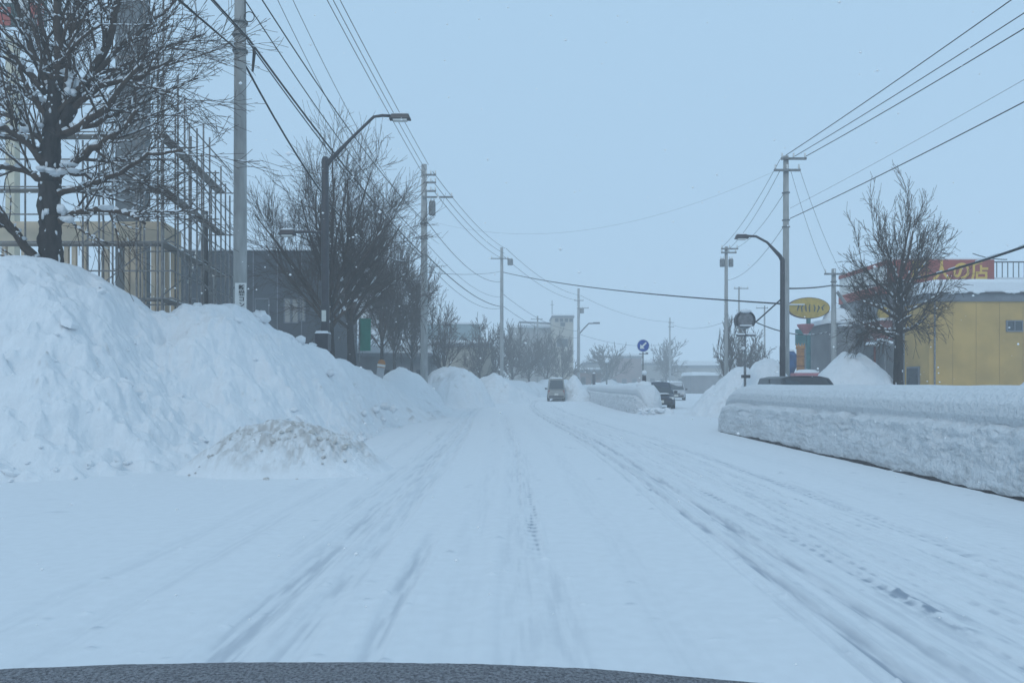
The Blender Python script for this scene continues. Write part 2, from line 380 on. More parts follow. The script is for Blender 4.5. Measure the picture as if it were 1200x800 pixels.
rg = np.random.RandomState(11)
def stamp(Xg, Yg, Hh, dirt_shade, x, y, r, h, dd, sx=1.0):
    g = np.exp(-((((Xg - x) / (r * sx)) ** 2 + ((Yg - y) / r) ** 2) ** 1.6))
    Hh += g * h
    if dd: np.maximum(dirt_shade, dd * np.exp(-((((Xg - x) / (r * sx * .8)) ** 2 + ((Yg - y + r * .6) / (r * .6)) ** 2) ** 1.5)), out=dirt_shade)
def stamp2(j, u, r, h, dd, sx):
    y = Yb[j] + (Yr[j] - Yb[j]) * u; x = (pxs[j] - CX) / F * y
    i0, i1 = max(0, j - 40), min(len(pxs), j + 40); sl = (slice(None), slice(i0, i1))
    g = np.exp(-((((Xg[sl] - x) / (r * sx)) ** 2 + ((Yg[sl] - y) / r) ** 2) ** 1.6)); Hh[sl] += g * h
    if dd: dirt_shade[sl] = np.maximum(dirt_shade[sl], dd * np.exp(-((((Xg[sl] - x) / (r * sx * .7)) ** 2 + ((Yg[sl] - y + r * .7) / (r * .45)) ** 2) ** 1.5)))  # dark fleck at the near foot: undercut shade painted in, along with dirt
for k in range(900):
    c = vnoise(k * .13, 0, 3) * 1.2
    stamp2(rg.randint(10, len(pxs) - 5), rg.uniform(.01, .93), 0.035 + .10 * rg.rand() ** 2.5, 0, 0, 1) if False else None
    j = rg.randint(10, len(pxs) - 5); u = rg.uniform(.01, .93) ** 1.15
    if fbm(pxs[j] * .02, u * 4.0, 58, 3) < -.12: continue
    r = .03 + .12 * rg.rand() ** 3; stamp2(j, u, r, r * rg.uniform(.5, 1.0), rg.uniform(.2, .7) if rg.rand() < .2 and r < .05 else 0, rg.uniform(1, 1.8))
for k in range(260):
    r = rg.uniform(.05, .16); stamp2(rg.randint(10, len(pxs) - 5), rg.uniform(.05, .92), r, -r * rg.uniform(.3, .6), 0, rg.uniform(1, 2.4))
Hh += amp * (.06 * fbm(Xg * 4.5, Yg * 3.2, 59, 4) - .04 * np.abs(fbm(Xg * 9, Yg * 6, 60, 3)))
Hh = np.where(Vg < 0, np.minimum(Hh, .0) - .05, Hh) + (-.02 * (Vg < .02))
pile = grid('snow_pile', Xg, Yg, Hh, M['snow_pile'], attrs={'dirt': dirt_shade}, origin=(-7, 16, 0))
tag(pile, 'huge white ploughed snow pile as high as the near tree trunk, left of the road', 'snow pile')
# clods lying on that pile
for (px, py_, Y, r) in ((305, 372, 19.9, .24), (299, 378, 19.6, .15), (353, 399, 21.5, .16), (232, 360, 18.4, .12), (176, 393, 17, .08), (338, 396, 21, .1), (275, 452, 16.5, .09), (345, 480, 16, .07), (388, 437, 22, .1),
                        (366, 405, 23, .13), (371, 410, 23.2, .10), (452, 476, 25, .16), (461, 479, 25.5, .14), (440, 480, 24, .12), (427, 484, 22, .1), (20, 518, 12.6, .10), (28, 541, 12.0, .07), (135, 548, 12.3, .12), (82, 556, 12.1, .09), (95, 388, 15, .07)):
    c = P(px, py_, Y); MB().blob(c, (r * rng.uniform(.9, 1.3), r, r * rng.uniform(.7, 1)), rng, .22, 11, 7).build('snow_clod', M['snow'], pile, smooth=True)

def ground_z(X, Y):
    px = CX + X / Y * F; j = int(np.clip(np.searchsorted(pxs, px), 0, len(pxs) - 1)); i = int(np.argmin(abs(Yg[:, j] - Y))); return float(Hh[i, j])
def chunk(c, r, rg_, name, m_, par, sm=False):
    b = MB().blob(c, (r * rg_.uniform(.8, 1.5), r * rg_.uniform(.7, 1.2), r * rg_.uniform(.5, .9)), rg_, .30, 7, 5); a_ = rg_.uniform(-.5, .5)
    for v_ in b.v: d_ = v_ - Vector(c); v_.x, v_.z = c[0] + d_.x * math.cos(a_) - d_.z * math.sin(a_), c[2] + d_.x * math.sin(a_) + d_.z * math.cos(a_)
    return b.build(name, m_, par, smooth=sm)
rq = random.Random(21)
for k in range(72):
    j = rq.randrange(60, 640); u = rq.random() ** 1.3 * .85 + .02 if k % 3 else rq.uniform(.0, .08); Y = Yb[j] + (Yr[j] - Yb[j]) * u; X = (pxs[j] - CX) / F * Y
    r = .035 + .13 * rq.random() ** 3; chunk((X, Y, ground_z(X, Y) + r * .15), r, rq, 'snow_clod', M['snow'], pile)
# dirty mound at the foot of the pile
a = np.linspace(-1.3, 1.3, 360); b = np.linspace(-1.3, 1.3, 240); A, B = np.meshgrid(a, b)
mxc, myc = -3.75, 12.8
MX = mxc + A * 1.75; MY = myc + B * 1.35
R = np.sqrt(A ** 2 + (B * 1.12) ** 2 + .0001)
R = R + .10 * fbm(A * 2.2, B * 2.2, 61, 3)
H = .84 * np.clip(1 - R ** 1.7, -.15, 1) * (1 - .05 * A)
rgh = sstep(.05, .35, H)
H = H + rgh * (.09 * fbm(MX * 4, MY * 6, 62, 4) - .07 * np.abs(fbm(MX * 9, MY * 9, 63, 3)) + .04 * np.abs(vnoise(MX * 17, MY * 17, 68))) + .05 * fbm(MX * 2, MY * 2, 64, 3)
dm = sstep(.02, .62, H + .30 * fbm(MX * 3.5, MY * 3.5, 65, 4)) * (.25 + .9 * sstep(-.4, .4, fbm(MX * 16, MY * 9, 66, 5)))
dm = np.clip(dm * .75 + sstep(.42, .6, fbm(MX * 9, MY * 9, 67, 3)) * .5 * rgh, 0, 1) * sstep(.02, .2, H)
o = grid('dirty_snow_mound', MX, MY, H - .01, M['snow_pile'], attrs={'dirt': dm * .8}, origin=(mxc, myc, 0))
tag(o, 'small grey-brown dirty mound of rough snow in front of the huge pile', 'snow pile')
M['dirty_clod'] = mat('dirty_snow_clod', (.60, .585, .56), .85, .3, 9, .5, 40)
for k in range(40):
    a_ = rq.uniform(-.3, math.pi + .3); rr_ = rq.uniform(.25, .8); A_ = rr_ * math.cos(a_); B_ = -.2 - rr_ * .5 * rq.random() if k % 2 else rq.uniform(-1.0, -.1)
    i = int(np.argmin(abs(b - B_))); j = int(np.argmin(abs(a - A_))); z_ = max(float(H[i, j]), 0)
    r = .015 + .035 * rq.random() ** 2; chunk((MX[i, j], MY[i, j], z_ + r * .2), r, rq, 'dirty_clod', M['dirty_clod'], o)

def heap(name, cx, cy, rx, ry, h, seed, label, group=None, res=130, sharp=1.3, material='snow_pile'):
    a = np.linspace(-1.2, 1.2, res); A, B = np.meshgrid(a, a)
    X = cx + A * rx; Y = cy + B * ry
    R = np.sqrt(A ** 2 + B ** 2) + .14 * fbm(A * 1.8 + seed, B * 1.8, seed, 3)
    H = h * np.clip(1 - R ** sharp, -.2, 1)
    H = H + sstep(0, .5, H) * (.34 * fbm(X * .9, Y * .9, seed + 1, 4) - .26 * np.abs(fbm(X * 1.9, Y * 1.9, seed + 2, 4)) + .05 * fbm(X * 6, Y * 6, seed + 3, 3)) * min(1, h)
    d = .4 * sstep(.35, .6, fbm(X * 2, Y * 2, seed + 4, 4)) * sstep(.1, .6, H)
    o = grid(name, X, Y, H - .02, M[material], attrs={'dirt': d}, origin=(cx, cy, 0))
    return tag(o, label, 'snow pile', group)

LG = 'ploughed snow heaps along the left edge'
heap('snow_heap', (469 - CX) / F * 40, 40, 2.4, 3.2, 2.5, 71, 'snow heap behind the tilted marker post and the huge pile', LG)
heap('snow_heap', (531 - CX) / F * 50 - .1, 50, 3.0, 4.2, 2.62, 72, 'broad flat-topped snow heap past the second utility pole', LG, sharp=2.2)
heap('snow_heap', (578 - CX) / F * 62, 62, 2.8, 5, 2.42, 73, 'rounded snow heap below the third utility pole', LG, sharp=1.5)
heap('snow_heap', (612 - CX) / F * 82 - 1.4, 82, 3, 7, 1.9, 74, 'farthest hazy snow heap left of the silver van', LG)
heap('snow_heap', -7.2, 33, 2.6, 4.5, 2.3, 75, 'low snow shoulder joining the huge pile and the heap behind it', LG)
# low ploughed ridge along the left edge
ys = np.linspace(33, 150, 260); us = np.linspace(0, 1, 36); Us, Ys = np.meshgrid(us, ys)
Wd = 3.4; Xs = edgeL(Ys) - Wd * Us + .35 * fbm(Ys * .25, Us * 1.0, 80, 3)
Hs = (1.8 + .9 * fbm(Ys * .22, Ys * 0, 81, 3)) * np.sin(math.pi * np.clip(Us, 0, 1)) ** .7 * sstep(33, 40, Ys) + .15 * fbm(Xs * 1.2, Ys * .8, 82, 4) * np.sin(math.pi * Us)
o = grid('snow_bank', Xs, Ys, Hs - .03, M['snow_pile'], attrs={'dirt': .25 * sstep(.3, .6, fbm(Xs, Ys, 83, 4))}, flip=True)
tag(o, 'long low ploughed snow bank along the left road edge running into the haze', 'snow bank')

RG = 'ploughed snow heaps on the right verge'
heap('snow_heap', 10.55, 36, 2.5, 3.4, 2.35, 91, 'sloping white snow heap right of the navy car, below the round mirror', RG, sharp=1.15)
heap('snow_heap', 11.0, 33, 1.5, 2.2, 2.55, 92, 'rounded snow heap between the mirror post and the right street lamp', RG, sharp=2.4)
heap('snow_heap', 11.95, 27, 2.5, 3.0, 2.62, 96, 'pointed snow heap left of the bare tree by the yellow building', RG, sharp=1.45)
heap('snow_heap', 14.1, 20, 1.7, 2.6, 1.85, 94, 'snow heap before the yellow wall at the right picture edge', RG, sharp=1.3)
heap('snow_heap', 5.5, 68, 1.9, 4.0, 2.25, 95, 'peaked snow heap right of the silver van', RG, sharp=1.1)

# median snow banks: wind-rounded cap over a cut, crumbly wall
def median_bank(name, y0, y1, width, height, rows_y, label, seed, endr=1.6, xfun=edgeM, nprof=150):
    s = np.linspace(0, 1, nprof); Sg, Yg = np.meshgrid(s, rows_y)
    capz = .62 * height
    # profile: 0-.34 wall, .34-.56 cap face and shoulder, .56-.8 top, .8-1 far side
    zw = np.interp(s, [0, .12, .24, .36, .42, .46, .50, .56, .62, .68, .80, .88, 1], np.array([-.09, .24, .44, .80, .87, .92, 1.01, 1.18, 1.32, 1.40, 1.44, 1.05, -.09]) * height / 1.44)
    xo = np.interp(s, [0, .12, .24, .36, .42, .46, .50, .56, .62, .68, .80, .88, 1], [-.05, -.01, .03, .12, .27, .27, .24, .28, .42, .62, width - .35, width - .05, width + .1])
    e = np.clip((y1 - Yg) / endr, 0, 1); sh = np.sqrt(np.clip(1 - (1 - e) ** 2.4, 0, 1))
    e2 = np.clip((Yg - y0) / endr, 0, 1); sh2 = np.sqrt(np.clip(1 - (1 - e2) ** 2.4, 0, 1)); sh = sh * sh2
    mid = width * .5
    X = xfun(Yg) + mid + (xo[None, :] - mid) * (.15 + .85 * sh); Z = zw[None, :] * (.25 + .75 * sh) * np.where((sh < .02), 0, 1)
    wall = sstep(.0, .04, Sg) * (1 - sstep(.41, .46, Sg)); crumb = sstep(.12, .22, Sg) * (1 - sstep(.40, .45, Sg))
    low = 1 - sstep(.12, .3, Sg)
    rough = fbm(Yg * 2.2, Z * 3.5, seed, 3) * .08 + np.abs(fbm(Yg * 6, Z * 9, seed + 1, 3)) * -.05 + .02
    strat = vnoise(Yg * 1.6, Z * 7, seed + 2) * .04
    rough = rough + .022 * fbm(Yg * 14, Z * 18, seed + 11, 3) - .03 * np.abs(vnoise(Yg * 16, Z * 22, seed + 12))
    rough = rough + crumb * (.075 * np.abs(fbm(Yg * 5.5, Z * 8, seed + 14, 3)) ** .8 + .05 * fbm(Yg * 2.2, Z * 3, seed + 15, 2))
    Z = Z + crumb * .07 * fbm(Yg * 2.6, Z * 2, seed + 16, 3)
    X = X - wall * (rough * (1 - .5 * low) + strat * .4) - low * wall * .02
    Z = Z + wall * .05 * fbm(Yg * 5, Z * 7, seed + 3, 3)
    Z = Z + (Sg > .5) * .03 * fbm(Yg * .5, Sg * 3, seed + 5, 3)
    d = .40 * wall * (.08 + .85 * sstep(-.15, .55, fbm(Yg * 5, Z * 10, seed + 6, 4)) * (.45 + .55 * sstep(-.3, .4, fbm(Yg * .8, Z * 3, seed + 9, 3))) ) + .22 * sstep(.42, .45, Sg) * (1 - sstep(.52, .60, Sg))  # wall noise is dirt; last term paints shade under the cap
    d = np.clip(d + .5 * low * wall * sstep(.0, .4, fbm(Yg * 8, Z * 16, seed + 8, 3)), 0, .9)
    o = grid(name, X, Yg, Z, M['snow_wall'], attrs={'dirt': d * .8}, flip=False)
    return tag(o, label, 'snow bank')
ry = [24.75]; q = 503.0
while q < 900: ry.append(1305 / (q - 450)); q += .8
ry = np.array(sorted(ry + list(np.linspace(23.4, 24.75, 60)) + [2.4, 1.8, 1.2]))
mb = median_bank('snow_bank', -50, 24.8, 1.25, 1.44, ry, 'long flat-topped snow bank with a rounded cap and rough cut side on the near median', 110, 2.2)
ry2 = np.concatenate([np.linspace(37.2, 40, 70), np.linspace(40, 64, 260)[1:], np.linspace(64, 120, 130)[1:]])
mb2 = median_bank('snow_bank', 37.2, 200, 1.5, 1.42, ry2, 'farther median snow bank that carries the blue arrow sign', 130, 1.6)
cl = heap('snow_clump', 6.9, 37.0, 1.0, .7, .42, 141, 'broken snow clump at the near tip of the sign median', None, 60, 1.4)
for k in range(14): chunk((rq.uniform(6.0, 7.7), rq.uniform(36.3, 37.3), rq.uniform(.05, .3)), rq.uniform(.08, .22), rq, 'snow_clod', M['snow'], cl)
# kerb under the near bank, half drifted over
ys = np.array(ry); 
kb = MB(); prev = None
kz = .055 + .05 * vnoise(ys * 5, ys * 0, 151) + .06 * vnoise(ys * 1.1, ys * 0, 152); kx = edgeM(ys) - .125 + .03 * vnoise(ys * 6, ys * 0, 153)
kz = (kz * .75 - .004) * (1 - sstep(20, 24.2, ys))
for y, x, z in zip(ys, kx, kz):
    ring = [len(kb.v) + i for i in range(4)]
    kb.v += [Vector((x, y, -.02)), Vector((x + .01, y, max(z, .0) - .0)), Vector((x + .14, y, max(z, .0) + .004)), Vector((x + .16, y, -.02))]
    if prev: 
        for i in range(3): kb.f.append((prev[i], ring[i], ring[i + 1], prev[i + 1]))
    prev = ring
tag(kb.build('kerb', M['kerb']), kind='structure')

# ------------------------------------------------------------------ trees
def norm(v): return v.normalized() if v.length > 1e-9 else Vector((0, 0, 1))

def grow(out, p, d, L, r, lvl, cfg, rng):
    n = cfg['seg'][lvl]; pts = [p.copy()]; rad = [r]; tr = cfg['trop'][lvl]; wg = cfg['wig'][lvl]
    for i in range(n):
        d = norm(d + Vector((rng.gauss(0, wg), rng.gauss(0, wg), rng.gauss(0, wg))) + Vector((0, 0, tr)))
        p = p + d * (L / n); pts.append(p.copy()); rad.append(max(r * (1 - .62 * (i + 1) / n), cfg['rmin']))
    out.append((pts, rad, lvl))
    children(out, pts, rad, L, lvl, cfg, rng)

def children(out, pts, rad, L, lvl, cfg, rng):
    if lvl + 1 >= len(cfg['seg']): return
    n = len(pts) - 1; N = cfg['num'][lvl]
    for k in range(N):
        t = cfg['t0'][lvl] + (1 - cfg['t0'][lvl]) * (k + rng.random()) / N
        f = min(t * n, n - 1e-3); i = int(f); q = pts[i].lerp(pts[i + 1], f - i); dd = norm(pts[i + 1] - pts[i])
        ang = math.radians(rng.uniform(*cfg['ang'][lvl]))
        if lvl == 0 and 'fan' in cfg:
            u_ = (k + rng.random()) / N; ang = math.radians(cfg['fan'][0] * (1 - u_) ** .8 + cfg['fan'][1] * u_ + rng.uniform(-7, 7))
        ref = Vector((rng.gauss(0, 1), rng.gauss(0, 1), rng.gauss(0, 1)))
        if lvl == 0 and 'fan' in cfg: az_ = k * 2.4 + rng.uniform(-.5, .5); ref = Vector((math.cos(az_), math.sin(az_), 0))
        s = norm(dd.cross(ref))
        nd = norm(dd * math.cos(ang) + s * math.sin(ang))
        cl = L * cfg['ratio'][lvl] * rng.uniform(.65, 1.15) * (1.15 - .5 * t)
        if lvl == 0 and 'fan' in cfg: cl = cfg['absl'][0] * rng.uniform(.82, 1.05) * (.85 + .15 * u_)
        elif 'absl' in cfg and cfg['absl'][lvl]: cl = cfg['absl'][lvl] * rng.uniform(.5, 1.2)
        grow(out, q, nd, cl, max(rad[i] * cfg['rr'][lvl], cfg['rmin']), lvl + 1, cfg, rng)

def tree_meshes(root, out, cfg, rng, snow_p, snow_rmin, trunk_levels=(0,), dirs=True):
    tk = MB(); cr = MB(); sn = MB()
    for pts, rad, lvl in out:
        n = 10 if rad[0] > .1 else 6 if rad[0] > .03 else 4 if rad[0] > .014 else 3
        if rad[0] > .12:                          # knobbly bark on thick wood
            q = []; rr_ = []
            for i in range(len(pts) - 1):
                for j in range(4): q.append(pts[i].lerp(pts[i + 1], j / 4)); rr_.append((rad[i] + (rad[i + 1] - rad[i]) * j / 4) * rng.uniform(.93, 1.08))
            q.append(pts[-1]); rr_.append(rad[-1]); i0 = len(tk.v); tk.tube(q, rr_, 14)
            for v_ in tk.v[i0:]: v_ += Vector((rng.uniform(-1, 1), rng.uniform(-1, 1), 0)) * rad[0] * .045
            for k in range(6):                   # wind-blown flecks on the bark
                i = rng.randrange(len(q)); a_ = rng.uniform(-3.0, -.1); R_ = rr_[i]
                sn.blob(q[i] + Vector((math.cos(a_) * R_, math.sin(a_) * R_, rng.uniform(-.2, .2))), (R_ * .16, R_ * .12, R_ * rng.uniform(.15, .5)), rng, .2, 5, 4)
            continue
        (tk if lvl in trunk_levels else cr).tube(pts, rad, n, cap=(rad[0] > .03))
        if rad[0] > snow_rmin:
            for i in range(len(pts) - 1):
                t = (pts[i + 1] - pts[i]); L = t.length
                if L < 1e-4: continue
                flat = math.hypot(t.x, t.y) / L
                if rng.random() < snow_p * flat ** 1.3:
                    r = (rad[i] + rad[i + 1]) / 2; a0 = rng.uniform(0, .4); a1 = rng.uniform(.55, 1.0)
                    q = [pts[i] + t * (a0 + (a1 - a0) * j / 4) + Vector((0, 0, r * .75 + .004)) for j in range(5)]
                    rr = r * .9 + .008
                    sn.tube(q, [rr * .3, rr * rng.uniform(.8, 1.15), rr * rng.uniform(.9, 1.3), rr * rng.uniform(.8, 1.1), rr * .3], 5)
        if rad[0] > max(snow_rmin, .03) and lvl > 0 and rng.random() < snow_p * .8:     # a pad of snow in the crotch
            r = rad[0]; sn.blob(pts[0] + Vector((0, 0, r * .9)), (r * 1.15, r * 1.1, r * .6), rng, .25, 7, 4)
    tk.build('trunk', M['bark'], root, smooth=True)
    cr.build('crown', M['twig'], root, smooth=True)
    if sn.v: sn.build('snow_cover', M['snow'], root, smooth=True)

CFG = dict(fan=(60, 6), seg=[4, 7, 5, 4, 3], num=[12, 10, 7, 4], ratio=[.6, .42, .5, .5], rr=[.52, .36, .45, .6], ang=[(12, 52), (25, 52), (18, 45), (15, 40)],
           t0=[.72, .14, .12, .1], trop=[.01, .018, .015, .01, .01], wig=[.04, .07, .07, .07, .06], rmin=.0055)
def street_tree(px, Y, top, hw, trunk_r, seed, label, group='bare street trees on the left', cfg=None, base=0.0, fork=.46, snow=.3, rmin=None, cat='tree', lean=0):
    rng = random.Random(seed); c = dict(CFG)
    x = (px - CX) / F * Y; H = EYE + (HY - top) / F * Y - base; W = hw / F * Y
    c['absl'] = [H * .60, H * .22, H * .115, H * .06]
    if cfg: c.update({a_: b_ for a_, b_ in cfg.items() if b_ is not None})
    if rmin: c['rmin'] = rmin
    out = []; root = empty('street_tree', (x, Y, base), label, cat, group)
    grow(out, Vector((0, 0, 0)), Vector((lean, 0, 1)), H * fork, trunk_r, 0, c, rng)
    xs = []; zs = []
    for pts, rad, l in out:
        if l >= len(c['seg']) - 1: xs.append(math.hypot(pts[-1].x, pts[-1].y)); zs.append(pts[-1].z)
    print('TREE', px, W, H, sorted(xs)[int(len(xs)*.9)], max(zs), len(out)) if False else None
    xs.sort(); zs.sort(); kx = W / max(xs[int(len(xs) * .88)], .1); kz = H / zs[int(len(zs) * .995)]
    for pts, rad, l in out:
        for i, p in enumerate(pts):
            kk = 1 + (kx - 1) * min(1, max(0, (p.z / (H * .3))))
            p.x = p.x * kk + x; p.y = p.y * kk + Y; p.z = p.z * kz + base
        if l == 0: rad[0] *= 1.25; rad[-1] = rad[-2] * .9
    tree_meshes(root, out, c, rng, snow, .012 + Y * .0004)
    return root

LT = 'bare street trees on the left'
street_tree(386, 28, 142, 95, .20, 201, 'tall bare tree with a wide fan of twigs, just behind the left street lamp', snow=.4, cfg=dict(num=[15, 11, 7, 4], fan=(64, 6), t0=[.74, .14, .12, .1]), fork=.50)
street_tree(414, 33, 190, 72, .27, 202, 'tall bare tree with a thick trunk and brownish twigs beside the green banner', snow=.4, cfg=dict(num=[13, 11, 7, 4], fan=(52, 5), t0=[.82, .14, .12, .1]), lean=-.02, fork=.50)
street_tree(445, 41, 236, 50, .16, 203, 'bare tree with snow-dotted crown, first right of the green banner', snow=.5, rmin=.009)
street_tree(463, 47, 272, 44, .16, 204, 'bare tree with low forks between the banner and the second pole', snow=.5, rmin=.010)
street_tree(484, 53, 300, 40, .17, 205, 'bare tree standing directly behind the second utility pole', snow=.5, rmin=.012)
street_tree(520, 62, 346, 34, .20, 206, 'small round bare tree alone in front of the beige building', snow=.5, rmin=.012, cfg=dict(num=[11, 8, 6, 3]), fork=.38)
FARC = dict(fan=(70, 6), absl=None, seg=[4, 5, 4, 3], num=[10, 9, 8], rr=[.5, .45, .5], t0=[.5, .15, .1], trop=[.02, .05, .05, .03], wig=[.05, .08, .08, .08], ang=[(12, 65), (25, 55), (20, 45)])
far = [(562, 76, 372, 26, 'hazy bare tree left of the third utility pole'), (580, 80, 378, 24, 'hazy bare tree just under the third utility pole'),
       (600, 86, 376, 26, 'hazy bare tree just right of the third utility pole'), (620, 92, 380, 25, 'faint bare tree before the pale tower, left of the van'),
       (640, 98, 384, 24, 'faint bare tree before the pale tower, over the van roof'), (660, 104, 392, 20, 'faint bare tree left of the far lamp pole')]
for i, (px, Y, top, hw, lb) in enumerate(far):
    street_tree(px, Y, top, hw, .16, 220 + i, lb, 'hazy row of bare trees at the bend', FARC, rmin=.02, snow=.5)
street_tree(1052, 26, 216, 58, .20, 240, 'bare spreading tree laden with snow in front of the yellow building', None, dict(num=[19, 8, 6, 4], t0=[.58, .2, .12, .1], fan=(90, 36), absl=[2.5, 1.3, .75, .4], trop=[0, .02, .02, .01, .01]), fork=.60, snow=1.1, rmin=.006)
street_tree(712, 122, 402, 26, .2, 241, 'very faint bare tree right of the far lamp pole', 'faint trees far ahead', FARC, rmin=.03, snow=.2)
street_tree(781, 132, 396, 22, .2, 242, 'very faint bare tree beside the distant thin pole', 'faint trees far ahead', FARC, rmin=.03, snow=.2)
street_tree(850, 60, 362, 16, .16, 243, 'slim bare tree overlapping the pole with two transformers', 'dense trees behind the round mirror', FARC, rmin=.014, snow=.3)
street_tree(868, 64, 374, 24, .18, 244, 'dense bushy bare tree directly behind the round mirror', 'dense trees behind the round mirror', FARC, rmin=.016, snow=.3)
street_tree(893, 66, 400, 26, .18, 245, 'low bushy bare tree between the mirror and the right lamp', 'dense trees behind the round mirror', FARC, rmin=.016, snow=.3)

def conifer(px, Y, top, hw, seed, label):
    rng = random.Random(seed); x = (px - CX) / F * Y; H = EYE + (HY - top) / F * Y; W = hw / F * Y
    r = empty('evergreen_tree', (x, Y, 0), label, 'tree', 'snowy evergreens behind the oval sign')
    MB().tube([(x, Y, 0), (x, Y, H * .95)], [.15, .02], 6).build('trunk', M['bark'], r)
    c = MB(); s = MB()
    for k in range(260):
        t = rng.random() ** .8; z = H * (.12 + .88 * t); R = W * (1 - t) * rng.uniform(.5, 1.1) + .1; a = rng.uniform(0, 6.28)
        p0 = Vector((x, Y, z)); p1 = p0 + Vector((math.cos(a) * R, math.sin(a) * R, -.25 * R))
        c.tube([p0, p0.lerp(p1, .6), p1], [.03, .09, .015], 4)
        if rng.random() < .4: s.tube([p0.lerp(p1, .3) + Vector((0, 0, .07)), p0.lerp(p1, .9) + Vector((0, 0, .07))], [.04, .05], 4)
    c.build('crown', M['evergreen'], r); s.build('snow_cover', M['snow'], r)
conifer(958, 62, 398, 15, 1, 'snowy evergreen nearest the oval sign post'); conifer(973, 66, 404, 13, 2, 'snowy evergreen closest to the brick hut')

# near tree at top left, limbs laid out by hand then grown
def near_tree():
    rng = random.Random(33); Y0 = 17.2
    root = empty('street_tree', (P(62, 300, Y0).x, Y0, 3.0), 'large dark bare tree with snow in its forks on top of the huge pile', 'tree')
    out = []
    root.location.z = 2.2
    def limb(pts, r0, r1, dy, lvl=1):
        n = len(pts); q = [P(px, py_, Y0 + dy * (i / (n - 1)) ** 1.3) for i, (px, py_) in enumerate(pts)]
        # resample with some wobble
        res = []; 
        for i in range(n - 1):
            for j in range(3):
                res.append(q[i].lerp(q[i + 1], j / 3) + Vector((rng.gauss(0, .02), rng.gauss(0, .03), rng.gauss(0, .02))))
        res.append(q[-1]); rad = [r0 + (r1 - r0) * i / (len(res) - 1) for i in range(len(res))]
        out.append((res, rad, lvl)); return res, rad
    T = []
    T.append(limb([(62, 330), (61, 285), (59, 250), (58, 215)], .25, .21, 0, 0))
    T.append(limb([(58, 216), (59, 180), (61, 145), (66, 96)], .21, .17, 0, 0))
    T.append(limb([(70, 160), (84, 130), (82, 112)], .13, .12, .1, 0))
    spec = [([(68, 100), (71, 60), (68, 15), (62, -40)], .12, .06, -.4), ([(60, 110), (38, 62), (24, 20), (14, -30)], .10, .05, .5),
            ([(56, 112), (30, 82), (2, 56), (-45, 30)], .09, .04, -1.0), ([(80, 124), (105, 92), (128, 48), (138, 0), (143, -40)], .11, .05, .8),
            ([(104, 96), (140, 58), (180, 24), (214, -8)], .07, .03, 1.4), ([(82, 128), (118, 100), (160, 90), (202, 70)], .08, .03, -.8),
            ([(70, 158), (104, 142), (136, 114), (167, 76)], .09, .04, -1.4), ([(76, 150), (115, 147), (150, 128), (190, 110), (232, 92)], .07, .02, .9),
            ([(56, 125), (25, 106), (-10, 98), (-50, 80)], .08, .04, 1.2), ([(55, 196), (34, 168), (4, 152), (-40, 142)], .10, .05, -1.2),
            ([(54, 214), (28, 198), (-8, 196), (-45, 210)], .08, .04, -.6), ([(62, 210), (92, 188), (116, 170), (146, 152), (160, 130)], .10, .04, -1.0),
            ([(64, 230), (105, 218), (140, 204), (176, 182), (214, 176)], .07, .025, -1.6), ([(62, 262), (90, 250), (116, 246), (152, 250), (170, 262)], .085, .03, -1.3),
            ([(60, 318), (38, 300), (16, 272), (2, 252), (-25, 242)], .11, .07, -1.2), ([(72, 90), (84, 48), (98, 10), (108, -30)], .08, .04, 1.0),
            ([(62, 140), (80, 80), (84, 30), (96, -30)], .07, .04, 1.8), ([(66, 200), (100, 206), (128, 230), (150, 222)], .05, .02, 1.4), ([(66, 100), (54, 60), (48, 20), (40, -30)], .08, .04, 1.5),
            ([(60, 170), (20, 140), (-10, 130), (-40, 118)], .06, .03, 1.9), ([(90, 115), (135, 88), (175, 62), (215, 48), (240, 40)], .06, .02, 1.6)]
    cfg = dict(seg=[4, 5, 6, 5, 3], num=[0, 10, 6, 3], ratio=[.5, .5, .5, .45], rr=[.5, .42, .5, .6], ang=[(20, 50), (22, 58), (18, 45), (15, 40)],
               t0=[.3, .12, .15, .2], trop=[0, .02, .015, .01, 0], wig=[.05, .08, .10, .09, .08], rmin=.0055, absl=[0, 1.7, .95, .45])
    for pts, a, b, dy in spec:
        res, rad = limb(pts, a, b, dy); n = len(out)
        children(out, res, rad, 2.0, 1, cfg, rng)
    for (res, rad) in T[1:]: children(out, res, rad, 1.4, 1, dict(cfg, num=[0, 5, 5, 2]), rng)
    tree_meshes(root, out, cfg, rng, 1.15, .010)
    for (px, py_, dy, rx, rz) in ((74, 84, -.1, .22, .12), (86, 97, -.15, .28, .22), (84, 108, -.2, .2, .16), (52, 198, -.25, .30, .10), (46, 148, -.2, .2, .14), (66, 202, -.3, .32, .14), (80, 192, -.5, .30, .10), (72, 246, -.3, .2, .2),
                                  (78, 257, -.45, .28, .14), (55, 248, -.22, .10, .16), (125, 243, -1.1, .34, .07), (192, 76, .4, .16, .12), (88, 200, -.6, .3, .08), (104, 44, .3, .14, .14), (32, 152, -.5, .22, .1)):
        sn = MB(); c = P(px, py_, Y0 + dy)
        for q in range(4): sn.blob(c + Vector((rng.uniform(-.35, .35) * rx, rng.uniform(-.3, .3) * rx, rng.uniform(-.2, .2) * rz)), (rx * .36, rx * .34, rz * rng.uniform(.35, .65)), rng, .22, 12, 7)
        sn.build('snow_pad', M['snow'], root, smooth=True)
near_tree()

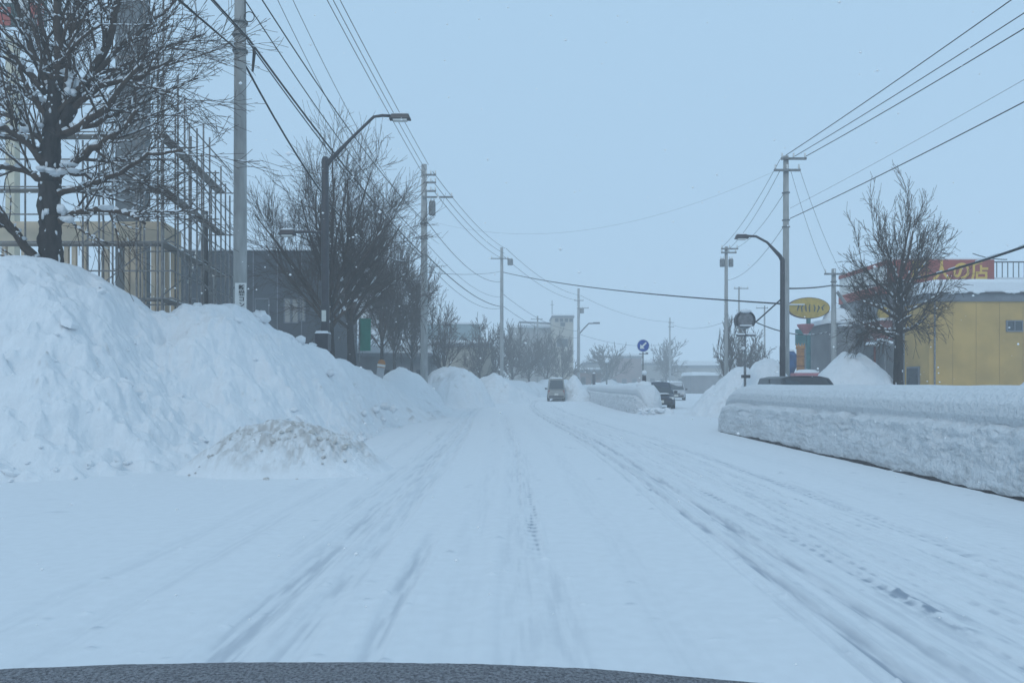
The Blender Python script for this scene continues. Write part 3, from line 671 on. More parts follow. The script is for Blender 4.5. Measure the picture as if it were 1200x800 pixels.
# ------------------------------------------------------------------ left: poles, lamp, construction site, buildings
def utility_pole(px, Y, top, r, label, group, arms=(), boxes=(), base=0.0, hw=None, straps=(), htop=None, cans=()):
    x = (px - CX) / F * Y; H = htop if htop else EYE + (HY - top) / F * Y
    t = empty('utility_pole', (x, Y, base), label, 'utility pole', group)
    MB().tube([(x, Y, base - .1), (x, Y, H * .5), (x, Y, H)], [r, r * .88, r * .72], 14).build('pole', M['concrete'], t, smooth=True)
    for (py_, a0, a1) in arms:                    # crossarms by pixel row, from pixel a0 to a1
        p0 = P(a0, py_, Y - r); p1 = P(a1, py_, Y - r)
        c = MB().beam(p0, p1, .09, .09).build('crossarm', M['galv'], t)
        ins = MB(); n = 3
        for k in range(n):
            q = p0.lerp(p1, (k + .12) / (n - .76)) + Vector((0, 0, .05))
            ins.tube([q, q + Vector((0, 0, .06)), q + Vector((0, 0, .10)), q + Vector((0, 0, .16)), q + Vector((0, 0, .2))], [.025, .055, .03, .05, .02], 7)
        ins.build('insulator', M['white'], c, smooth=True)
    for (bx, by, bw, bh) in boxes:
        p = P(bx, by, Y - .05)
        tr = MB().tube([p - Vector((0, 0, bh / 2)), p - Vector((0, 0, bh / 2 - .03)), p + Vector((0, 0, bh / 2 - .05)), p + Vector((0, 0, bh / 2))], [bw / 2 * .9, bw / 2, bw / 2, bw / 2 * .8], 12).build('transformer', M['galv'], t, smooth=False)
        b = MB()
        for s in (-1, 1): b.tube([p + Vector((s * bw * .25, 0, bh / 2)), p + Vector((s * bw * .25, 0, bh / 2 + .15))], [.04, .025], 6)
        b.build('bushing', M['white'], tr)
    if cans:
        for (cy, n_) in cans:
            p = P(px, cy, Y); MB().tube([p - Vector((0, 0, .02)), p + Vector((0, 0, .02))], r * 1.08, 14).build('strap', M['galv'], t)
    return t, x, H
UG = 'concrete utility poles'
u1, u1x, u1h = utility_pole(281.5, 20, 0, .185, 'nearest and thickest concrete utility pole, behind the huge left pile', UG, htop=14.0, cans=((27, 1), (42, 1), (60, 1), (338, 1)),
                            arms=((-115, 281, 345), (-20, 262, 340)))
# street sign plate strapped on pole: vertical Japanese lettering
pc = P(282, 357, 20 - .2)
pl = MB().box((pc.x, pc.y, pc.z), (.29, .02, 1.12)).build('sign_plate', M['white'], u1)
def text(name, s, loc, size, material, parent, sx=1.0, sy=1.0, rot=(math.pi / 2, 0, 0), ext=.006, bold=0.0):
    c = bpy.data.curves.new(name, 'FONT'); c.body = s; c.align_x = 'CENTER'; c.align_y = 'CENTER'; c.size = size; c.extrude = ext; c.offset = bold
    o = bpy.data.objects.new(name, c); S.collection.objects.link(o); c.materials.append(material)
    o.matrix_basis = world_of(parent).inverted() @ (Matrix.Translation(loc) @ Matrix.Rotation(rot[2], 4, 'Z') @ Matrix.Rotation(rot[0], 4, 'X') @ Matrix.Diagonal((sx, sy, 1, 1)))
    bpy.context.view_layer.update(); me = bpy.data.meshes.new_from_object(o.evaluated_get(bpy.context.evaluated_depsgraph_get()))
    mo = bpy.data.objects.new(name, me); S.collection.objects.link(mo); mo.matrix_basis = o.matrix_basis.copy(); mo.parent = parent
    bpy.data.objects.remove(o); mo.name = name; return mo
for k, ch in enumerate('新栄コン'):
    text('lettering', ch, (pc.x + .03, pc.y - .017, pc.z + .44 - k * .15), .16, M['wire'], pl, 1.0, .85, bold=.003)
utility_pole(497, 44, 193, .22, 'second concrete utility pole on the left with a grey transformer', UG, arms=((231, 495, 531), (205, 499, 511), (214, 499, 511), (224, 499, 511)), boxes=((506.5, 244, .38, .80),), cans=((262, 1), (280, 1), (300, 1)))
utility_pole(588, 75, 290, .20, 'third utility pole on the left standing before hazy trees', UG, arms=((303, 575, 596),), boxes=((598, 307, .55, .6),))
utility_pole(678, 105, 338, .23, 'fourth hazy utility pole carrying a curved lamp arm', UG, arms=((352, 673, 684), (361, 676, 690)), boxes=((682, 364, .55, .7),))
fl = P(678, 392, 105); MB().tube([fl, P(685, 384, 105), P(690, 379, 105), P(701, 378.5, 105)], .09, 6).box(P(699, 378.5, 105), (.9, .3, .22)).build('lamp_arm', M['darkmetal'], bpy.data.objects['utility_pole.003'])
utility_pole(630, 110, 370, .15, 'thin faint pole before the pale tower', 'thin poles in the haze', arms=((374, 622, 636),))
utility_pole(785, 130, 372, .17, 'very faint thin pole far ahead above the navy car', 'thin poles in the haze', arms=((378, 783, 790), (383, 783, 790)))
ur1, _, _ = utility_pole(921, 33, 183, .155, 'tall concrete utility pole beside the right street lamp', UG, arms=((186, 915, 945), (199.5, 907, 938)), cans=((226, 1), (266, 1), (258, 1)))
utility_pole(851, 50, 289, .14, 'utility pole with two transformers above the bushy trees', UG, arms=((291.5, 845, 865), (296, 845, 863)), boxes=((846.3, 308, .32, .5), (856.5, 308, .32, .5)))
utility_pole(866, 80, 336, .12, 'thin faint pole just right of the pole with two transformers', 'thin poles in the haze', arms=((338, 860, 877),))
utility_pole(896, 90, 358, .12, 'thin faint pole left of the right street lamp', 'thin poles in the haze', arms=((361, 886, 900),))
u5, _, _ = utility_pole(977, 42, 315, .16, 'short utility pole at the left corner of the grey block', UG, arms=((321, 966, 990),), cans=((330, 1),))
st = MB(); st.tube([P(981, 342, 41.8), P(1026, 404, 41.0)], .09, 8); st.tube([P(984, 384, 41.9), P(1003, 420, 41.5)], .09, 8); st.build('stay_post', M['galv'], u5)
st = MB(); st.tube([P(981, 342, 41.8) + Vector((0, 0, .09)), P(1026, 404, 41.0) + Vector((0, 0, .09))], .045, 6).build('snow_cover', M['snow'], u5)

# street lamps
def street_lamp(px, Y, top, r, arm, head, label, lower=None, plate=True):
    x = (px - CX) / F * Y; zt = EYE + (HY - top) / F * Y
    t = empty('street_lamp', (x, Y, 0), label, 'street lamp', 'dark street lamps')
    MB().tube([(x, Y, -.1), (x, Y, zt * .45), (x, Y, zt * .46), (x, Y, zt - .1), (x, Y, zt)], [r * 1.15, r * 1.15, r, r * .95, r * .6], 14).build('post', M['darkmetal'], t, smooth=True)
    ap = [P(a, b, Y) for a, b in arm]; MB().tube(ap, [.085] * 2 + [.05] * (len(ap) - 2), 8).build('arm', M['darkmetal'], t, smooth=True)
    def lamphead(h0, h1):
        a = P(*h0, Y); b = P(*h1, Y); d = b - a; L = d.length; c = (a + b) / 2
        hd = MB().box(c, (L, .28, .17), taper=.75).build('lamp_head', M['darkmetal'], t, bevel=.03)
        MB().box(c - Vector((0, 0, .10)), (L * .62, .22, .05)).build('lens', M['lamp_glass'], hd)
        MB().box(c + Vector((0, 0, .11)), (L * .8, .2, .05), taper=.6).build('snow_cover', M['snow'], hd)
    lamphead(*head)
    if lower:
        MB().tube([P(a, b, Y) for a, b in lower[0]], .045, 8).build('arm', M['darkmetal'], t); lamphead(*lower[1])
    return t
sl = street_lamp(381, 25, 184, .125, [(381, 196), (385, 190), (413, 161), (438, 137), (448, 135.5), (458, 136)], ((456, 137), (482, 138)), 'tall dark street lamp with two arms, behind the huge left pile',
                 ([(378, 272), (352, 271.5), (346, 272)], ((347, 272.5), (327, 273))))
sp = P(379.5, 370, 24.8); MB().box(sp, (.14, .02, .36)).build('notice_plate', M['plate'], sl)
sp = P(378.5, 401, 25); MB().box(sp, (.42, .4, .55)).build('cabinet', M['darkmetal'], sl); MB().box(sp + Vector((0, 0, .32)), (.44, .42, .08), taper=.8).build('snow_cover', M['snow'], sl)
street_lamp(917, 31, 302, .10, [(917, 306), (914, 300), (899, 284), (886, 277), (876, 276.5)], ((877, 277), (861, 278)), 'dark street lamp with one curved arm beside the tall right pole')

# construction site
def construction():
    Y1 = 25.5
    h = empty('house_frame', (P(110, 450, Y1).x, Y1, 0), 'unfinished pale timber house frame inside the scaffolding', 'house')
    xl = P(-40, 450, Y1).x; xr = P(190, 450, Y1).x; zt = P(0, 260, Y1).z; zb = P(0, 284, Y1).z
    yb = 27.3
    # side wall runs back; keep its line with the scaffold
    MB().box(((xl + xr) / 2, Y1, (zt + zb) / 2), (xr - xl, .12, zt - zb)).build('header_beam', M['ply'], h)
    MB().beam((xr, Y1, (zt + zb) / 2), (xr - .2, yb, (zt + zb) / 2), .12, zt - zb).build('header_beam', M['ply'], h)
    MB().box(((xl + xr) / 2, (Y1 + yb) / 2, zt - .05), (xr - xl - .2, yb - Y1 - .2, .06)).build('floor_deck', M['ply'], h)
    for px in (-20, 5, 28, 50, 78, 87, 99, 125, 149, 158, 165, 180, 188):
        x = P(px, 0, Y1).x; MB().box((x, Y1 + .02, zb / 2 + 0.0), (.13 if px not in (158,) else .24, .12, zb)).build('stud', M['timber'], h)
    for y in (26.0, 26.6, 27.2): MB().box((xr - .2 * (y - Y1) / 1.8, y, zb / 2), (.12, .13, zb)).build('stud', M['timber'], h)
    for y in (27.2,):
        for px in (20, 90, 140): MB().box((P(px, 0, Y1).x, y, zb / 2), (.12, .12, zb)).build('stud', M['timber'], h)
    MB().box(((xl + xr) / 2, Y1 + .02, .55), (xr - xl, .14, .14)).build('sill_plate', M['timber'], h)
    MB().box(((xl + xr) / 2, Y1 - .08, zb - .06), (xr - xl, .03, .03)).build('snow_cover', M['snow'], h)

    s = empty('scaffold', (-13, 24, 0), 'tall grey tube scaffolding with plank decks round the timber frame', 'scaffold')
    Yf = 23.8; cor = P(185, 450, Yf).x
    lifts = [4.1, 5.85, 7.55, 9.25]
    tops = {50: 10.5, 116: 10.2, 185: 11.6}
    for px, tp in ((-20, 10.5), (36, 10.3), (50, 12), (97, 9), (103, 9), (116, 9.8), (169, 16), (176, 16.5), (185, 11.6), (190, 10.5), (132, 9.6), (148, 9.9), (160, 10.4), (70, 10.1), (84, 9.2), (8, 9.6)):
        x = P(px, 0, Yf).x; yy = Yf + (.9 if px in (36, 103, 176, 84, 148, 8) else 0)
        MB().tube([(x, yy, 0), (x, yy, tp)], .032, 6).build('standard', M['rust'], s)
    def side(y, off=0): return cor - .12 * (y - Yf) + off
    for y, tp in ((24.5, 11.8), (25.2, 11.4), (25.9, 10.3), (26.6, 10.8), (27.4, 11.2), (28.2, 11.0), (29.0, 10.0), (29.8, 10.4), (30.5, 9.9), (31.2, 9.6)):
        for off in ((0, .75) if y in (25.2, 26.6, 28.2, 29.8, 31.2) else (.75,)):
            MB().tube([(side(y, off - .35), y, 0), (side(y, off - .35), y, tp - (.5 if off else 0))], .032, 6).build('standard', M['rust'], s)
    for z in lifts:
        for dz in (0, .85):
            MB().tube([(P(-60, 0, Yf).x, Yf - .04, z + dz), (cor + .5, Yf - .04, z + dz)], .026, 5).build('rail', M['rust'], s)
            MB().tube([(side(Yf, .4), Yf, z + dz + .03), (side(31.6, .4), 31.6, z + dz + .03)], .026, 5).build('rail', M['rust'], s)
        for y in (25.2, 28.2, 31.2): MB().tube([(side(y, -.9), y, z - .05), (side(y, .75), y, z - .05)], .026, 5).build('transom', M['rust'], s)
        MB().beam((P(-60, 0, Yf).x, Yf + .45, z - .0), (cor - .1, Yf + .45, z - .0), .4, .045).build('plank', M['plank'], s)
        MB().beam((side(Yf), Yf + .2, z + .0), (side(31.4), 31.4, z + .0), .36, .045).build('plank', M['plank'], s)
        MB().beam((side(Yf), Yf + .2, z + .045), (side(31.4), 31.4, z + .045), .3, .035).build('snow_cover', M['snow'], s)
    for z in lifts[:-1]:
        MB().tube([(side(24.6, -.35), 24.6, z), (side(29, -.35), 29, z + 1.7)], .022, 5).build('brace', M['rust'], s); MB().tube([(P(100, 0, Yf).x, Yf - .05, z), (P(180, 0, Yf).x, Yf - .05, z + 1.7)], .022, 5).build('brace', M['rust'], s)
        MB().tube([(side(24.6, .42), 24.6, z + 1.5), (side(31, .42), 31, z + .2)], .022, 5).build('brace', M['rust'], s)
    MB().tube([P(241, 252, 29), P(221, 332, 28.5)], .045, 6).build('brace', M['white'], s)
construction()
x, y = P(240, 0, 31).x, 31
t = empty('timber_pole', (x, y, 0), 'short dark wooden pole at the right end of the scaffolding', 'pole')
MB().tube([(x, y, 0), (x, y, EYE + 202 / 900 * 31)], [.16, .13], 8).build('pole', M['bark'], t); MB().blob((x, y, EYE + 202 / 900 * 31), (.14, .14, .06)).build('snow_cover', M['snow'], t)
p = P(252, 352, 33); t = empty('security_camera_post', (p.x, p.y, 0), 'slim grey post with a white camera before the dark building', 'camera post')
MB().tube([(p.x, p.y, 0), (p.x, p.y, P(0, 318, 33).z)], .09, 8).build('post', M['galv'], t); MB().box(P(254, 322, 32.9), (.3, .3, .16)).blob(P(251, 318, 33), .12).build('camera_head', M['white'], t)

p = P(156, 450, 30); t = empty('sign_column', (p.x, 30, 0), 'massive square grey steel column rising behind the scaffolding', 'column')
MB().box((p.x, 30, 9), (.93, .93, 18.2)).build('column', mat('column_grey', (.15, .16, .165), .7, .2, .8, .1, 8, stretch=(1, 1, .2)), t, bevel=.02)
MB().box((p.x, 30, .3), (1.4, 1.4, .6)).build('base_plate', M['concrete'], t)
for z in (5, 9.5, 14): MB().box((p.x, 30, z), (.97, .97, .12)).build('collar', M['rust'], t)
# shop sign above left, seen through branches
p = P(5, 0, 34); t = empty('shop_sign_board', (p.x, 34.5, 0), 'red, white and dark green shop sign on a cream post, top left behind branches', 'sign')
MB().box((P(15, 0, 34.5).x, 34.5, 8.5), (.40, .40, 17)).build('post', M['cream'], t)
bz = P(0, -2, 34).z
MB().box((p.x - .2, 34, bz + .9), (4.0, .35, 4.2)).build('board', mat('board_dark_green', (.03, .075, .07), .6, .25, 2), t)
MB().box((P(46, 0, 34).x, 33.8, P(0, 18, 34).z), (.62, .03, 1.1)).build('red_panel', M['red'], t)
MB().box((P(4, 0, 34).x, 33.8, P(0, 22, 34).z), (.9, .03, .8)).build('red_panel', M['red'], t)
MB().box((P(30, 0, 34).x, 33.8, P(0, 16, 34).z), (.4, .03, .7)).build('white_panel', M['white'], t)
MB().box((P(20, 0, 34).x, 33.8, P(0, 3, 34).z), (2.6, .03, .25)).build('white_panel', M['white'], t)

def building(name, x0, x1, y0, y1, h, wmat, label, group=None, snow=.35, cat='building', over=.15, fascia=None):
    t = empty(name, ((x0 + x1) / 2, (y0 + y1) / 2, 0), label, cat, group)
    MB().box(((x0 + x1) / 2, (y0 + y1) / 2, h / 2), (x1 - x0, y1 - y0, h)).build('wall', wmat, t)
    if fascia: MB().box(((x0 + x1) / 2, (y0 + y1) / 2, h - fascia / 2 + .003), (x1 - x0 + 2 * over, y1 - y0 + 2 * over, fascia)).build('fascia', M['fascia'], t, bevel=.02)
    if snow:
        # rounded snow blanket on the roof
        a = np.linspace(0, 1, 40); A, B = np.meshgrid(a, a); ex = x1 - x0 + 2 * over; ey = y1 - y0 + 2 * over
        X = x0 - over + ex * A; Y = y0 - over + ey * B
        dd = np.minimum(np.minimum(A, 1 - A) * ex, np.minimum(B, 1 - B) * ey)
        Z = h + .004 + snow * np.sqrt(np.clip(1 - (1 - np.clip(dd / (snow * .6), 0, 1)) ** 2, 0, 1)) + .08 * fbm(X * .3, Y * .3, 9, 3) * (dd > 0)
        # sharpen the rim: pull second ring close to the edge
        grid('roof_snow', X + 0, Y + 0, Z, M['snow'], t, flip=False)
        MB().box(((x0 + x1) / 2, y0 - over + .05, h + snow * .42), (ex - .1, .18, snow * .8)).build('snow_edge', M['snow'], t, bevel=.06)
    return t
def window(t, x0, x1, y, z0, z1, sill=True, fr=None, pm=None, mull=0):
    f = MB(); fw = .06; cx, cz = (x0 + x1) / 2, (z0 + z1) / 2; W, Hh = x1 - x0, z1 - z0
    for (c, sz) in (((cx, y - .03, z1), (W + 2 * fw, .08, fw)), ((cx, y - .03, z0), (W + 2 * fw, .08, fw)), ((x0 - fw / 2, y - .03, cz), (fw, .08, Hh - fw)), ((x1 + fw / 2, y - .03, cz), (fw, .08, Hh - fw))): f.box(c, sz)
    for k in range(mull): f.box((x0 + W * (k + 1) / (mull + 1), y - .03, cz), (.05, .07, Hh - fw))
    o = f.build('window', fr or M['fascia'], t); MB().box((cx, y - .012, cz), (W, .02, Hh - fw)).build('pane', pm or M['glass'], o)

# charcoal building behind left pole
x0, x1 = P(200, 0, 45).x, P(370, 0, 45).x; h = P(0, 294, 45).z
t = building('building', x0, x1, 45, 57, h, M['dark_wall'], 'flat-roofed charcoal building behind the nearest left pole', snow=.12)
for (a, b, c, d) in ((334, 340, 350, 378), (343, 349, 350, 378), (352, 357, 348, 376)): window(t, P(a, 0, 45).x, P(b, 0, 45).x, 45, P(0, d, 45).z, P(0, c, 45).z, pm=M['far_wall'])
for (a, b) in ((222, 232), (300, 315)): window(t, P(a, 0, 45).x, P(b, 0, 45).x, 45, P(0, 372, 45).z, P(0, 350, 45).z)
for k in range(6):
    x = x0 + (x1 - x0) * k / 6 + .6; MB().box((x, 44.97, h / 2), (.05, .05, h - .1)).build('panel_joint', M['fascia'], t)
# low building with deep snow roof behind street trees
x0, x1 = P(383, 0, 60).x, P(500, 0, 60).x; ez = P(0, 414, 60).z
t = empty('low_building', ((x0 + x1) / 2, 66, 0), 'low grey building under a deep white sloping roof behind the left trees', 'building')
MB().box(((x0 + x1) / 2, 66, ez / 2), (x1 - x0, 12, ez)).build('wall', M['grey_wall'], t)
rs = MB(); zr = P(0, 374, 66).z; a = [(x0 - .5, 59.4, ez), (x1 + .4, 59.4, ez), (x1 + .4, 72.6, ez), (x0 - .5, 72.6, ez), (x0 - .5, 59.4, ez + .6), (x1 + .4, 59.4, ez + .6), (x1 - 2.5, 66, zr), (x0 + .5, 66, zr), (x1 + .4, 72.6, ez + .6), (x0 - .5, 72.6, ez + .6)]
rs.v = [Vector(q) for q in a]; rs.f = [(0, 3, 2, 1), (0, 1, 5, 4), (4, 5, 6, 7), (1, 2, 8, 5), (5, 8, 6), (2, 3, 9, 8), (7, 6, 8, 9), (3, 0, 4, 9), (4, 7, 9)]
rs.build('roof_snow', M['snow'], t); MB().box(((x0 + x1) / 2, 59.35, ez - .12), (x1 - x0 + .9, .12, .26)).build('eave', M['fascia'], t)
for k in range(5): 
    x = x0 + 1 + k * 1.5; window(t, x, x + .9, 60, 1.0, 2.6)
x0, x1 = P(493, 0, 78).x, P(575, 0, 78).x
t = building('building', x0, x1, 78, 92, P(0, 402, 78).z, M['beige_wall'], 'flat beige building behind the small round bare tree', snow=.3, fascia=.4)
t = building('building', P(372, 0, 66).x, P(412, 0, 66).x, 74, 80, P(0, 362, 74).z, M['white'], 'pale walled building glimpsed between lamp post and thick trunk', snow=.2)
x0, x1 = P(500, 0, 100).x, P(560, 0, 100).x
t = building('building', x0, x1, 100, 112, P(0, 380, 100).z, mat('teal_grey', (.22, .30, .32), .8, .1, 1), 'faint blue-grey building behind the beige one', snow=.3)
x0, x1 = P(596, 0, 135).x, P(648, 0, 135).x
t = building('building', x0, x1, 135, 150, P(0, 384, 135).z, M['far_wall'], 'wide hazy flat-roofed block left of the pale tower', snow=.6)
MB().beam(P(608, 377.5, 134), P(648, 379, 134), .4, .35).build('roof_beam', M['fascia'], t)
for k in range(6): window(t, P(602 + k * 7.5, 0, 135).x, P(606 + k * 7.5, 0, 135).x, 135, 4.5, 6.5)
x0, x1 = P(647.5, 0, 128).x, P(672, 0, 128).x; hh = P(0, 370, 128).z
t = building('tower_building', x0, x1, 128, 136, hh, M['beige_wall'], 'pale hazy tower with a row of small windows under its roof', snow=.3, fascia=.3)
for k in range(4): window(t, x0 + .45 + k * .8, x0 + .95 + k * .8, 128, hh - 1.0, hh - .45)
window(t, P(657, 0, 128).x, P(662, 0, 128).x, 128, P(0, 382, 128).z, P(0, 378, 128).z); window(t, P(653, 0, 128).x, P(665, 0, 128).x, 128, P(0, 406, 128).z, P(0, 397, 128).z, mull=1)
MB().tube([P(647, 372, 130), P(647, 352, 130)], .07, 5).tube([P(645, 357, 130), P(649, 357, 130)], .04, 4).build('antenna', M['galv'], t)
# hazy buildings beyond the bend
for (a, b, Y, top, mt_, sn, lb) in ((688, 716, 150, 424, M['far_wall'], .8, 'faint low house right of the far lamp pole with two snow ledges'), (700, 752, 165, 417, M['brown_wall'], .5, 'faint brownish long building left of the blue arrow sign'),
                                (676, 704, 125, 433, M['brown_wall'], .3, 'faint low reddish shed behind the median snow'),
                                (757, 798, 160, 425, M['far_wall'], .7, 'faint grey building right of the blue arrow sign'), (790, 856, 150, 428, M['far_wall'], 1.0, 'faint wide low building with white roof left of the bushy trees')):
    t = building('distant_building', P(a, 0, Y).x, P(b, 0, Y).x, Y, Y + 12, P(0, top, Y).z, mt_, lb, 'faint buildings beyond the bend', snow=sn, fascia=.5)
    n = int((b - a) / 12)
    for k in range(n): window(t, P(a + 5 + k * 12, 0, Y).x, P(a + 10 + k * 12, 0, Y).x, Y, 1.2, 2.6)
t = building('low_building', P(810, 0, 110).x, P(845, 0, 110).x, 110, 116, P(0, 440, 110).z, M['grey_wall'], 'small snow-roofed shelter left of the sloping right heap', None, .5)

# banner and marker post
p = P(428, 450, 35); t = empty('green_banner', (p.x + .3, 35, 0), 'upright green banner on a thin post left of the thick trunk', 'banner'); t['label'] = 'upright green banner on a thin post beside the thick trunk'
MB().tube([(p.x - .27, 35, 0), (p.x - .27, 35, P(0, 372, 35).z)], .03, 6).build('post', M['galv'], t)
bx = np.linspace(0, 1, 10); bz_ = np.linspace(0, 1, 24); A, B = np.meshgrid(bx, bz_)
grid('cloth', p.x - .25 + .5 * A, 35 + .03 * np.sin(A * 5 + B * 4), P(0, 411, 35).z + (P(0, 373, 35).z - P(0, 411, 35).z) * B, M['green'], t).modifiers.new('thickness', 'SOLIDIFY').thickness = .006
p0 = P(446.5, 450, 32); t = empty('marker_post', (p0.x, 32, 0), 'tilted grey marker post with an orange-brown top, stuck in snow', 'marker post')
def rpost(zs, wd, dp, name, m_, lean, tp=False):
    b = MB(); n = 10; pts = []
    for z in zs: b
    poly = []
    z0, z1 = zs
    poly = [(-wd / 2, z0), (wd / 2, z0)] + ([(wd / 2 * math.cos(a), z1 - wd / 2 + wd / 2 * math.sin(a)) for a in np.linspace(0, math.pi, 9)] if tp else [(wd / 2, z1), (-wd / 2, z1)])
    th = math.radians(lean); b.prism(poly, (math.cos(th), 0, -math.sin(th)), (math.sin(th), 0, math.cos(th)), dp, (p0.x - .3, 32, 0))
    return b.build(name, m_, t)
rpost((0, 2.16), .29, .08, 'body', M['silver_paint'], 8); rpost((2.165, 2.50), .31, .10, 'top', M['orange'], 8, True); rpost((2.20, 2.30), .32, .11, 'band', M['white'], 8)

# ------------------------------------------------------------------ right side
x0, x1 = P(1089, 0, 40).x, P(1290, 0, 40).x; h = P(0, 343, 40).z
t = building('yellow_building', x0, x1, 40, 42.5, h, M['yellow_wall'], 'mustard yellow building with thick snow on its roof at the right', snow=.72, over=.1, fascia=.46)
window(t, P(1180, 0, 40).x, P(1197, 0, 40).x, 40, P(0, 388, 40).z, P(0, 376, 40).z, mull=1)
dr = MB().box((x0 - .03, 41.55, 1.25), (.06, 1.3, 2.3)).build('side_door', M['fascia'], t); MB().box((x0 - .07, 41.55, 1.3), (.03, 1.1, 2.0)).build('pane', M['glass'], dr)
for k in range(1, 8):
    xx = x0 + k * 1.22; MB().box((xx, 39.998, h / 2 - .25), (.012, .02, h - .55)).build('panel_joint', M['yellow_joint'], t)
MB().box(((x0 + x1) / 2, 39.84, h - .03), (x1 - x0 + .2, .1, .09)).build('gutter', M['darkmetal'], t)
MB().tube([(x0 + .25, 39.93, h - .05), (x0 + .25, 39.93, 0)], .045, 8).build('downpipe', M['galv'], t)
MB().box(((x0 + x1) / 2, 39.985, .5), (x1 - x0, .04, 1.0)).build('plinth', M['concrete'], t)
ic = MB()
for k in range(26):
    xx = rng.uniform(x0, x1 - 1); ic.blob((xx, 39.85, h + .02), (rng.uniform(.12, .4), .1, rng.uniform(.05, .14)), rng, .1)
ic.build('drooping_snow', M['snow'], t, smooth=True)
# big shop block with red sign
YF = 44.6; xa = P(1040, 0, YF).x; xb = P(1162, 0, YF).x; zt = P(0, 305, YF).z; zb = P(0, 331, YF).z
t = empty('shop_block', ((xa + xb) / 2, 56, 0), 'grey shop block with a red parapet sign behind the yellow building', 'building')
yE = 51.0
MB().box(((xa + 32) / 2 + .03, 43.56, 2.9), (32 - xa, 2.06, 5.8)).build('annex_wall', M['grey_wall'], t)
MB().box(((xa + 32) / 2, (YF + yE) / 2, zb / 2), (32 - xa, yE - YF, zb)).build('wall', M['grey_wall'], t)
MB().box(((xa + xb) / 2, YF - .1, (zt + zb) / 2), (xb - xa, .3, zt - zb)).build('sign_band', M['red'], t)
sb = t.children[-1]
for ch, px in zip('職人の店', (1079, 1104, 1127, 1149)):
    text('lettering', ch, (P(px, 0, 44.3).x, YF - .265, P(0, 318.5, 44.3).z), 1.26, M['yel_letter'], sb, .85, .95, bold=.03)
# side parapet: red bands and white railing bars
MB().box((xa - .05, (YF + yE) / 2, zt - .12), (.14, yE - YF, .24)).build('red_rail', M['red'], t)
MB().box((xa - .05, (YF + yE) / 2, zb - .35), (.14, yE - YF, .55)).build('red_rail', M['red'], t)
fr = MB(); 
for k in range(22): fr.box((xa - .04, YF + .2 + k * .29, (zt + zb) / 2 - .1), (.06, .15, zt - zb - .1))
fr.build('parapet_bars', M['white'], t)
rb = MB(); 
for k in range(14): rb.tube([(xb + .3 + k * .32, YF, zb + .3), (xb + .3 + k * .32, YF, zt - .1)], .03, 4)
rb.tube([(xb, YF, zt - .1), (36, YF, zt - .1)], .04, 5); rb.build('roof_railing', M['darkmetal'], t)
MB().box(((xa + xb) / 2 + 5.5, 47.6, zb + .15), (10, 6, .3)).build('roof_snow', M['snow'], t)
MB().box(((xa + xb) / 2, YF, zt + .05), (xb - xa, .34, .1), taper=.97).build('snow_cover', M['snow'], t)
for (y_, z_) in ((46.4, 4.6), (48.1, 4.6), (49.8, 4.6), (46.4, 2), (48.1, 2), (49.8, 2)):
    f = MB().box((xa - .03, y_, z_), (.08, 1.1, 1.3)).build('window', M['fascia'], t); MB().box((xa - .075, y_, z_), (.02, .95, 1.15)).build('pane', M['glass'], f)
aw = MB().box((xa - .35, 45.0, P(0, 388, 45).z), (.7, 2.0, 1.1)).build('awning', mat('faded_red_awning', (.25, .08, .075), .8, .35, 3), t)
MB().box((xa - .35, 45.0, P(0, 388, 45).z + .62), (.75, 2.05, .14)).build('snow_cover', M['snow'], t)
c = P(1036, 367, 44.2); MB().tube([c, c + Vector((0, .12, 0))], [.36, .36], 24).build('round_sign', M['olive'], t)
t = building('brick_hut', P(972, 0, 45).x, P(1003, 0, 45).x, 45, 49, P(0, 379, 45).z, M['grey_wall'], 'small dark flat hut behind the short pole, snow heaped on top', None, .3)
hz_ = P(982, 376, 46); MB().blob(hz_, (.85, 1.0, .75), rng, .06, 14, 9).build('snow_heap', M['snow'], t, smooth=True)
MB().box(P(990, 381, 44.6), (.6, .5, .1)).build('ledge_snow', M['snow'], t)
# brown post with snowy board
p = P(1025, 450, 30); t = empty('wooden_post', (p.x, 30, 0), 'thin reddish post with a snow-topped board left of the snowy tree', 'post')
MB().tube([(p.x, 30, 0), (p.x, 30, P(0, 404, 30).z)], .045, 6).build('post', mat('rusty_red', (.16, .05, .035), .8, .3, 6), t)
MB().box(P(1021, 405, 30), (.38, .3, .05)).build('board', M['plank'], t); MB().box(P(1021, 402.6, 30), (.36, .28, .11), taper=.8).build('snow_cover', M['snow'], t, bevel=.02)
p = P(1037, 402, 32); t = empty('small_signboard', (p.x, 32, 0), 'small snow-laden lean-to board behind the snowy tree trunk', 'board')
MB().box((p.x, 32, p.z), (.55, .4, .06), ry=.3).tube([(p.x, 32, 0), (p.x, 32, p.z)], .03, 5).build('frame', M['galv'], t); MB().box((p.x, 32, p.z + .08), (.55, .4, .1), ry=.3).build('snow_cover', M['snow'], t, bevel=.03)

